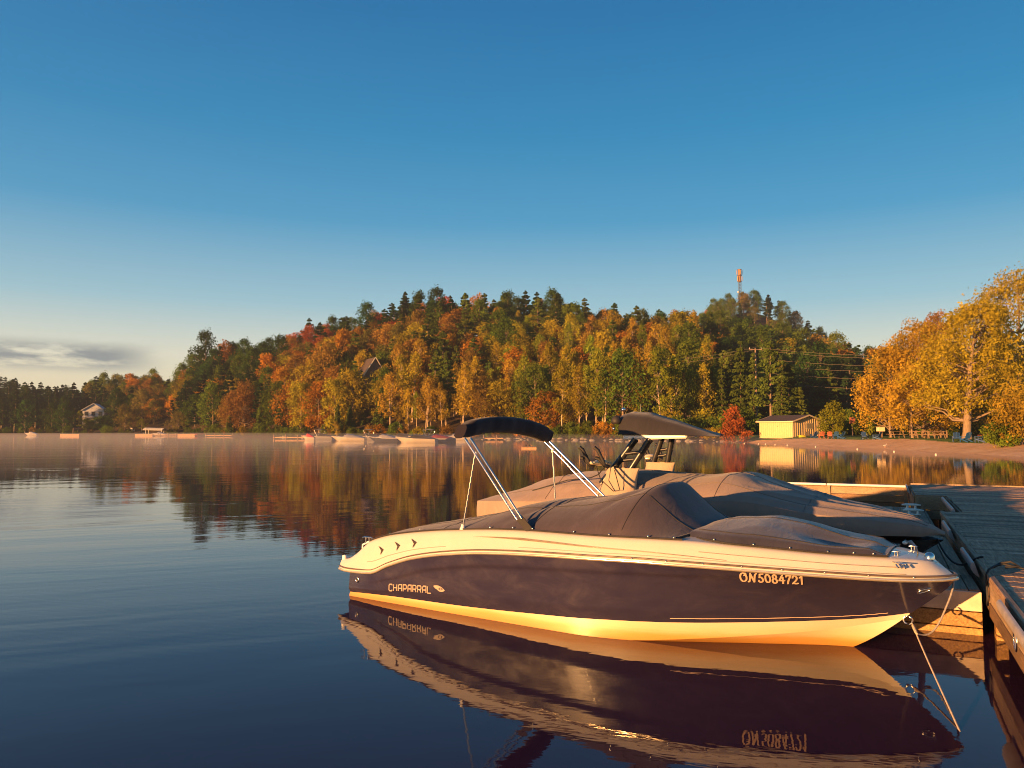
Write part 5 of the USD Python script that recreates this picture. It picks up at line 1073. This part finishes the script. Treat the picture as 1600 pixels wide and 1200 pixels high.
def gable_house(name, label, px, d, rot, w, l, hw, hr, wall, roof, trim, over=.35, boards=0, sink=.3, zadd=0.0):
    p = on_land(px, d); p[2] += zadd; t = thing(name, label, name.replace("_", " ") if name != "lake_house" else "house", p, rot)
    m = MB(); m.box((0, 0, hw / 2 - sink / 2), (l, w, hw + sink)); obj("wall", m, wall, t)
    for s in (-1, 1):
        m = MB(); m.add([(s * l / 2, -w / 2, hw), (s * l / 2, w / 2, hw), (s * l / 2, 0, hw + hr), (s * (l / 2 - .1), -w / 2, hw), (s * (l / 2 - .1), w / 2, hw), (s * (l / 2 - .1), 0, hw + hr)], [(0, 1, 2), (3, 5, 4), (0, 2, 5), (0, 5, 3), (1, 4, 5), (1, 5, 2)]); obj("gable", m, wall, t)
        q = math.atan2(hr, w / 2); ln = (w / 2 + over) / math.cos(q); m = MB(); c = np.array([0, s * (w / 2 + over) / 2, hw + hr - (w / 2 + over) / 2 * math.tan(q) + .07]); M3 = np.array([[1, 0, 0], [0, math.cos(q), 0], [0, 0, 1.0]]); a = -s * q
        R = np.array([[1, 0, 0], [0, math.cos(a), -math.sin(a)], [0, math.sin(a), math.cos(a)]]); m.box(c, (l + 2 * over, ln, .10), M3=R); obj("roof", m, roof, t)
        for e in (-1, 1):
            m = MB(); m.box(c + np.array([e * (l / 2 + over + .02), 0, -.04]), (.05, ln, .20), M3=R); obj("fascia", m, trim, t)
        m = MB(); m.box((0, s * (w / 2 + over + .02), hw - over * math.tan(q) + .03), (l + 2 * over, .05, .16)); obj("eave", m, trim, t)
    return t

def shed():
    t = gable_house("beach_shed", "pale yellow board beach shed with low dark roof", 1234, 121, -61, 6.5, 6.6, 2.35, .86, "shed_yellow", "roof_dark", "shed_trim", .4, zadd=-.05)
    # vertical battens: gable side is the end at +x, long side at -y
    for k, y in enumerate(np.linspace(-3.16, 3.16, 14)):
        m = MB(); m.box((3.32, y, 1.12 + (.86 * (1 - abs(y) / 3.25)) / 2), (.05, .06, 2.3 + .78 * (1 - abs(y) / 3.25))); obj("batten", m, "shed_trim" if k in (0, 11) else "shed_yellow", t)
    for x in np.linspace(-3.2, 3.25, 17):
        m = MB(); m.box((x, -3.265, 1.12), (.05, .03, 2.3)); obj("batten", m, "shed_yellow", t)
    m = MB(); m.box((3.34, .35, 1.60), (.05, 1.35, .80)); w = obj("window_board", m, "hatch_khaki", t)
    for z in (1.18, 2.02):
        m = MB(); m.box((3.36, .35, z), (.06, 1.45, .07)); obj("frame", m, "shed_trim", w)
    m = MB(); m.box((.4, -3.29, 1.55), (.12, .08, .12)); obj("wall_lamp", m, "hatch_khaki", t)

def houses():
    t = gable_house("lake_house", "white lake house half hidden among trees on the far left shore", 150, 300, -72, 7.5, 9, 3.4, 2.4, "house_white", "house_white", "house_white", .5, zadd=2.4, sink=6)
    for x in (-2.4, 0, 2.4):
        m = MB(); m.box((4.53, x, 1.9), (.06, 1.3, 1.6)); w = obj("window", m, "glass_dark", t); m = MB(); m.box((4.56, x, 1.06), (.06, 1.5, .14)); obj("sill", m, "house_white", w)
    m = MB(); m.box((5.4, 0, .35), (1.7, 8, .18)); obj("deck", m, "pole_wood", t)
    t = gable_house("lake_house", "dark house with steep cream-trimmed gable among trees above the moored boats", 578, 208, -62, 7.0, 8.0, 4.0, 5.4, "house_brown", "roof_dark", "canopy_cream", .5, zadd=3.2, sink=6)
    m = MB(); m.box((4.03, 0, 4.2), (.06, 1.8, 2.6)); obj("window", m, "glass_dark", t)

def adirondack(par, mat):
    m = MB(); m.box((0, 0, .36), (.52, .56, .05), M3=np.array([[1, 0, 0], [0, .97, .17], [0, -.17, .97]]).T); obj("seat", m, mat, par)
    for k, x in enumerate((-.22, -.11, 0, .11, .22)):
        m = MB(); m.beam((x, .22, .34), (x * 1.15, .52, 1.0 - abs(x) * .35), .095, .03); obj("back_slat", m, mat, par)
    for s in (-1, 1):
        m = MB(); m.box((s * .34, -.02, .58), (.13, .72, .035)); obj("arm", m, mat, par)
        m = MB(); m.box((s * .31, -.32, .29), (.08, .06, .58)); obj("leg", m, mat, par); m = MB(); m.beam((s * .29, -.3, .33), (s * .29, .62, .03), .05, .10); obj("leg", m, mat, par)
def picnic(par, mat):
    for k in range(4):
        m = MB(); m.box((0, -.27 + .18 * k, .75), (1.8, .165, .04)); obj("top_board", m, mat, par)
    for s in (-1, 1):
        m = MB(); m.box((0, s * .70, .45), (1.8, .26, .04)); obj("bench", m, mat, par)
        for e in (-1, 1):
            m = MB(); m.beam((e * .62, s * .62, 0), (e * .62, s * .22, .74), .09, .05); obj("leg", m, mat, par)
        m = MB(); m.box((s * .62, 0, .42), (.05, 1.5, .09)); obj("brace", m, mat, par)
def beach_things():
    proto_c = {}
    for mat in ("chair_blue", "chair_light_blue", "chair_rust", "chair_dark"):
        p = class_prim("kind_chair_" + mat); adirondack(p, mat); proto_c[mat] = p.GetPath()
    pt = class_prim("kind_picnic_table"); picnic(pt, "table_wood"); pr = class_prim("kind_picnic_table_rust"); picnic(pr, "chair_rust")
    for px, d, mat, rot, lab in ((1262, 95, "chair_dark", 160, "dark slatted garden chair nearest the beach shed wall"), (1271, 94, "chair_blue", 200, "blue slatted garden chair beside the shed's right corner"), (1283, 94.5, "chair_rust", 170, "rust slatted garden chair right of the shed's blue chair"), (1296, 96, "chair_rust", 150, "rust slatted garden chair left of the light blue pair"), (1305, 94, "chair_light_blue", 165, "light blue slatted chair right of the shed, left one of pair"), (1313, 94.5, "chair_light_blue", 210, "light blue slatted chair right of the shed, right one of pair"),
                                 (1350, 88, "chair_blue", 140, "deep blue slatted chair left of the wooden picnic tables, left of pair"), (1369, 88, "chair_light_blue", 220, "light blue slatted chair beside the lawn grill box"), (1493, 75, "chair_blue", 150, "blue slatted chair left of the great maple trunk"), (1507, 75, "chair_light_blue", 190, "lighter blue slatted chair in front of the great maple trunk"), (1530, 74, "chair_blue", 215, "blue slatted chair right of the great maple trunk"), (1578, 74, "chair_dark", 170, "grey slatted chair by the bush at the right edge")):
        copy_of(proto_c[mat], "garden_chair", lab, "chair", on_land(px, float(shore(BX(px))) + 8.6), rot, "garden chairs along the beach lawn", (1, 1, 1))
    for px, d, pa, rot, lab in ((1400, 92, pt, 4, "wooden picnic table right of the lawn grill box"), (1438, 86, pt, -5, "wooden picnic table below the broad amber maple, left one"), (1462, 84, pt, 6, "wooden picnic table below the broad amber maple, right one"), (1548, 79, pr, 3, "rust picnic table right of the great maple, left one"), (1572, 79, pr, -4, "rust picnic table right of the great maple, right one"), (1166, 112, pt, 10, "wooden picnic table between red maple and shed")):
        copy_of(pa.GetPath(), "picnic_table", lab, "picnic table", on_land(px, float(shore(BX(px))) + 14), rot, "picnic tables on the beach lawn")
    t = thing("grill_box", "pale box grill on a post beside the picnic tables", "grill", on_land(1375, 98)); m = MB(); m.box((0, 0, 1.05), (.9, .6, .55), bevel=.04); obj("box", m, "shed_trim", t); m = MB(); m.box((0, 0, .4), (.3, .3, .8)); obj("post", m, "table_wood", t); m = MB(); m.box((0, 0, 1.37), (1.0, .7, .06)); obj("lid", m, "table_wood", t)
    p = on_land(1253, 113); m = MB(); prof = [(-1.2, .02), (-.8, .2), (-.2, .28), (.4, .27), (.9, .18), (1.25, .02)]; m.grid(np.array([[(x, r * math.cos(a), .22 + .16 * math.sin(a)) for a in np.arange(10) * .6283] for x, r in prof]) * np.array([.55, 1, 1.2]), closed=True)
    t = thing("kayak", "small yellow kayak drawn up by the shed's right wall", "kayak", p, 15); obj("hull", m, "kayak_yellow", t, True)
    for k, (px, d) in enumerate(((1162, 118), (1184, 106), (1195, 103), (1210, 99), (1229, 95), (1273, 88), (1338, 79), (1395, 71), (1460, 63))):
        y = float(shore(BX(px))) - 9; x = BX(px) * y; m = MB(); m.ball((x, y, .04), (.085, .085, .08), 2); obj("marker_buoy", m, "buoy_white", None, True, label=f"small white float of the swimming line, {['leftmost', 'second from left', 'third from left', 'fourth from left', 'fifth from left', 'sixth from left', 'third from right', 'second from right', 'rightmost'][k]}", category="buoy", group="floats marking the swimming line")
    # a gull on the water's edge
    p = on_land(1381, 83.2); t = thing("gull", "white gull standing at the edge of the sandy beach", "gull", (p[0], p[1], max(p[2], .02)), 20)
    m = MB(); m.grid(np.array([[(x, r * .8 * math.cos(a), z + r * math.sin(a)) for a in np.arange(10) * .6283] for x, r, z in ((-.30, .01, .26), (-.18, .06, .25), (-.02, .10, .24), (.10, .085, .27), (.17, .05, .34), (.21, .045, .40), (.25, .04, .41), (.28, .012, .40), (.33, .004, .39))]), closed=True); obj("body", m, "buoy_white", t, True)
    for y in (-.03, .03):
        m = MB(); m.tube([(0, y, .16), (0, y, -.05)], .010, 5); obj("leg", m, "raft_orange", t)
    t = thing("lawn_sign", "small brown sign on a post behind the shed's yellow trees", "sign", on_land(1331, 120)); m = MB(); m.box((0, 0, 1.2), (.12, .12, 2.6)); obj("post", m, "pole_wood", t); m = MB(); m.box((0, -.09, 2.4), (.9, .06, 1.0), bevel=.03); obj("board", m, "chair_rust", t)
    # low rail fence along the back of the lawn
    for k, (xa, xb, d, lab) in enumerate(((1420, 1478, 96, "low wooden rail fence behind the picnic tables"),)):
        a, b = on_land(xa, d), on_land(xb, d); t = thing("rail_fence", lab, "fence", a)
        for f in np.linspace(0, 1, 7):
            q = (b - a) * f; m = MB(); m.box((q[0], q[1], .45), (.12, .12, .9)); obj("post", m, "table_wood", t)
        for z in (.40, .78):
            for i in range(6):
                q0, q1 = (b - a) * (i / 6), (b - a) * ((i + 1) / 6); m = MB(); m.beam(q0 + np.array([0, -.08, z]), q1 + np.array([0, -.08, z]), .05, .12); obj("rail", m, "table_wood", t)

def small_boat(name, label, x, y, rot, L, hull, cover, top=None, cat="boat", group="boats moored along the far shore"):
    t = thing(name, label, cat, (x, y, 0), rot, group); Bm = L * .19; s = np.linspace(-L / 2, L / 2, 22); f = (s + L / 2) / L
    hb = Bm * np.interp(f, [0, .1, .5, .75, .92, 1], [.86, .95, 1, .82, .36, .01]); zr = np.interp(f, [0, .4, 1], [.55, .62, .88]); m = MB()
    for sg in (1, -1): m.grid(np.stack([np.stack([s - (1 - q) * 1.3 * (f > .7) * (f - .7) / .3, sg * hb * (.72 + .28 * q) * (1 if q > 0 else .8), -.1 + (zr + .1) * q], -1) for q in (0, .35, .7, 1)], 1), flip=sg > 0)
    m.add([(-L / 2, hb[0], zr[0]), (-L / 2, hb[0] * .6, -.1), (-L / 2, -hb[0] * .6, -.1), (-L / 2, -hb[0], zr[0])], [(0, 1, 2), (0, 2, 3)]); obj("hull", m, hull, t, 40)
    u = np.linspace(-1, 1, 11); S, U = np.meshgrid(s, u, indexing="ij"); F = (S + L / 2) / L; Z = np.interp(F, [0, .4, 1], [.55, .62, .88]) + .02 + np.interp(F, [0, .1, .35, .55, .62, 1], [.05, .22, .55, .66, .16, .03]) * (1 - U ** 4); m = MB(); m.grid(np.stack([S, U * np.interp(S, s, hb), Z], -1), flip=True); obj("cover", m, cover, t, True)
    if L > 4:
        m = MB(); V, A = np.meshgrid(np.linspace(-1, 1, 9), np.linspace(0, 1, 3), indexing="ij"); m.grid(np.stack([L * (.16 - .06 * V ** 2) - .45 * A, V * Bm * .8 * (1 - .12 * A), .68 + .60 * A], -1)); obj("windscreen", m, "glass_dark", t, True)
    m = MB(); m.tube(np.vstack([np.stack([s, hb + .02, zr], -1), np.stack([s, -hb - .02, zr], -1)[::-1]]), .04, 6); obj("gunwale", m, "boat_cream", t, True)
    if top:
        z = 1.95; V, A = np.meshgrid(np.linspace(-1, 1, 9), np.linspace(0, 1, 7), indexing="ij"); m = MB(); P = np.stack([-L * .18 + L * .26 * A, V * Bm * .9, z + .12 * (1 - V ** 2) + .10 * np.sin(np.pi * A)], -1); m.grid(P); P2 = P.copy(); P2[..., 2] -= .05; m.grid(P2, flip=True); obj("canopy", m, top, t, True)
        for sx in (-L * .17, L * .07):
            for sg in (-1, 1):
                m = MB(); m.tube([(-L * .05, sg * Bm * .95, .6), (sx, sg * Bm * .88, z)], .03, 5); obj("canopy_pole", m, "polished_steel", t, True)
    return t
def at_water(px, d): return BX(px) * d, d
def shore_things():
    for px, d, rot, L, hull, cov, top, lab in ((650, 120, 172, 6.6, "boat_cream", "canvas_black", None, "low cream runabout with dark cover, frontmost of the moored boat row"), (600, 128, 165, 5.6, "boat_navy", "boat_grey", None, "navy runabout with grey cover left of the frontmost runabout"), (545, 136, 175, 6.2, "boat_cream", "boat_grey", None, "cream boat with grey cover near the moored row's left"), (482, 146, 178, 2.6, "boat_cream", "kayak_red", None, "little cream skiff with red cover, left end of the moored row"), (498, 158, 170, 6.6, "boat_grey", "canvas_black", "canvas_black", "dark covered boat with raised black canopy behind the little skiff"), (575, 150, 168, 6.6, "boat_grey", "canvas_black", "canvas_black", "dark boat with raised black canopy in the row's middle"), (668, 138, 170, 7.2, "boat_grey", "canvas_black", "canvas_black", "large dark boat with black canopy behind the frontmost runabout"), (682, 126, 184, 6.4, "boat_grey", "boat_maroon", None, "maroon covered boat at the right of the moored row"), (712, 148, 176, 6.0, "boat_cream", "boat_grey", None, "pale boat beyond the maroon boat"), (628, 146, 172, 6.4, "boat_cream", "canvas_black", None, "pale boat with black cover behind the two front runabouts")):
        x, y = at_water(px, d); small_boat("moored_boat", lab, x, y, rot, L, hull, cov, top)
    for k, (px, d, w, lab) in enumerate(((462, 168, 9.0, "long low plank jetty at the moored row's left end"), (730, 150, 14, "long low plank jetty at the moored row's right end"), (262, 246, 14, "low plank jetty in front of the cream boat lift"), (348, 224, 9, "low plank jetty right of the cream boat lift"))):
        x, y = at_water(px, d); t = thing("jetty", lab, "jetty", (x, y, 0), 3)
        n = int(w / .5)
        for i in range(n):
            m = MB(); m.box((-w / 2 + (i + .5) * w / n, 0, .42), (w / n - .03, 1.7, .06)); obj("plank", m, "table_wood", t)
        for i in range(int(w / 2.5) + 1):
            m = MB(); m.tube([(-w / 2 + .2 + i * 2.5, -.9, -.6), (-w / 2 + .2 + i * 2.5, -.9, 1.0)], .10, 6); obj("pile", m, "pole_wood", t, True)
        m = MB(); m.box((0, -.87, .32), (w, .06, .2)); obj("fascia_board", m, "raft_orange", t)
    for px, d, w, dep, mat, lab in ((114, 236, 5.6, 3.0, "raft_orange", "sunlit orange swim raft below the yellow birch"), (228, 238, 5.2, 2.2, "raft_orange", "sunlit orange raft below the cream boat lift"), (294, 232, 5.0, 2.2, "raft_orange", "sunlit orange raft right of the cream boat lift"), (826, 83, 1.55, 1.2, "raft_orange", "small orange raft drifting in mist in mid lake")):
        x, y = at_water(px, d); t = thing("swim_raft", lab, "raft", (x, y, 0), 4); n = 7
        for i in range(n):
            m = MB(); m.box((-w / 2 + (i + .5) * w / n, 0, .36 if w > 2 else .20), (w / n - .03, dep, .05)); obj("plank", m, "table_wood", t)
        hgt = .75 if w > 2 else .22; m = MB(); m.box((0, -dep / 2 + .03, hgt / 2 - .08), (w, .05, hgt)); obj("front_board", m, mat, t); m = MB(); m.box((0, .05, .08), (w * .96, dep * .9, .4 if w > 2 else .16)); obj("float", m, "pole_wood", t)
    x, y = at_water(826, 83)
    for k, dx in enumerate((-.30, .02, .30)):
        t = thing("duck", f"duck resting on the small mid-lake raft, {['left', 'middle', 'right'][k]} one", "duck", (x + dx, y, .225), 30 + 50 * k, "ducks on the small raft")
        m = MB(); m.grid(np.array([[(a, r * .8 * math.cos(q), zc + r * math.sin(q)) for q in np.arange(8) * .7854] for a, r, zc in ((-.22, .01, .16), (-.12, .08, .12), (0, .10, .11), (.10, .07, .14), (.13, .04, .22), (.16, .05, .28), (.20, .035, .28), (.25, .012, .26))]), closed=True); obj("body", m, "bark_brown", t, True)
        m = MB(); m.tube([(0, .02, .0), (0, .02, .06)], .012, 5); obj("leg", m, "raft_orange", t)
    # the cream boat lift
    x, y = at_water(243, 250); t = thing("boat_lift", "boat lift with slanting cream canopy on posts at the far shore", "boat lift", (x, y, 0), 8)
    for sx in (-2.4, 2.4):
        for sy in (-1.4, 1.4):
            m = MB(); m.tube([(sx, sy, -.5), (sx, sy, 2.4)], .09, 6); obj("post", m, "white_metal", t)
    V, A = np.meshgrid(np.linspace(-1, 1, 9), np.linspace(-1, 1, 9), indexing="ij"); m = MB(); P = np.stack([A * 3.0 + .3 * V, V * 1.7, 2.6 - .75 * np.abs(V) ** 1.6 - .1 * A], -1); m.grid(P); P2 = P.copy(); P2[..., 2] -= .08; m.grid(P2, flip=True); obj("canopy", m, "canopy_cream", t, True)
    x, y = at_water(250, 247); small_boat("moored_boat", "low cream boat sitting under the slanting cream canopy", x, y, 175, 5.0, "boat_cream", "boat_grey")
    x, y = at_water(50, 262); small_boat("moored_boat", "pale boat alone at the far left of the lake", x, y, 182, 4.4, "boat_cream", "boat_cream")
    for k, (px, d) in enumerate(((304, 236), (313, 237))):
        x, y = at_water(px, d); m = MB(); m.grid(np.array([[(s, r * math.cos(a), .28 + .2 * math.sin(a)) for a in np.arange(8) * .7854] for s, r in ((-1.4, .02), (-.8, .36), (.2, .4), (.9, .26), (1.4, .02))]) * np.array([.8, 1, 1.5]), closed=True); t = thing("kayak", f"red kayak right of the far orange raft, {['left', 'right'][k]} one of two", "kayak", (x, y, .05), 10 * k, "red kayaks"); obj("hull", m, "kayak_red", t, True)
    t = thing("garden_chair", "white garden chair alone on the far left bank", "chair", on_land(208, 274), 170, scale=(1.6, 1.6, 1.6)); adirondack(t, "buoy_white")
    rng = np.random.default_rng(9)
    m = MB()
    for px in np.arange(440, 1125, 5.0):
        if rng.random() < .5: continue
        d = float(shore(BX(px))) + rng.uniform(-.3, 2.2); p = on_land(px, d); q = trimesh.creation.icosphere(1, 1.0); v = np.array(q.vertices); v = v * (1 + .35 * (meshkit.noise(v * 2 + px) - .5))[:, None]; r = rng.uniform(.18, .55); m.add(v * r * np.array([1.3, 1, .7]) + p, q.faces)
    obj("shore_rocks", m, "rock_grey", None, label="grey boulders scattered along the wooded shore", category="rocks", kind="stuff")

def air():
    look("haze", {"v": ("principled_volume", {"color": (.74, .84, 1.0), "density": .0002, "anisotropy": .2})}, [], surface=None, volume="v.volume")
    m = MB(); m.box((0, 420, 45.5), (1500, 970, 97)); obj("haze", m, "haze", None, kind="stuff")
    look("mist", {"v": ("principled_volume", {"color": (.92, .88, .86), "density": .0034, "anisotropy": .25})}, [], surface=None, volume="v.volume")
    # a low flat bank of mist over the open water, thinning out at its domed edge
    an = np.linspace(0, 2 * np.pi, 65)[:-1]; m = MB(); rows = [[(-52, 150, 1.35)] * 64]
    for q, z in ((.3, 1.32), (.6, 1.2), (.8, .95), (.93, .55), (1.0, .05)):
        rows.append([(-52 + 160 * q * math.cos(a), 150 + 118 * q * math.sin(a), z) for a in an])
    rows.append([(-52, 150, .03)] * 64); m.grid(np.array(rows), closed=True); obj("mist", m, "mist", None, label="thin low mist lying on the lake before the far shore", category="mist", kind="stuff")

# ------------------------------------------------------------------ build
build_land()
b1 = build_boat1(); letter_boat1(b1)
build_boat2(); build_docks(); build_ropes()
build_kinds(); build_forest(); build_lawn_trees()
mast(); power_line(); shed(); houses(); beach_things(); shore_things()
air()
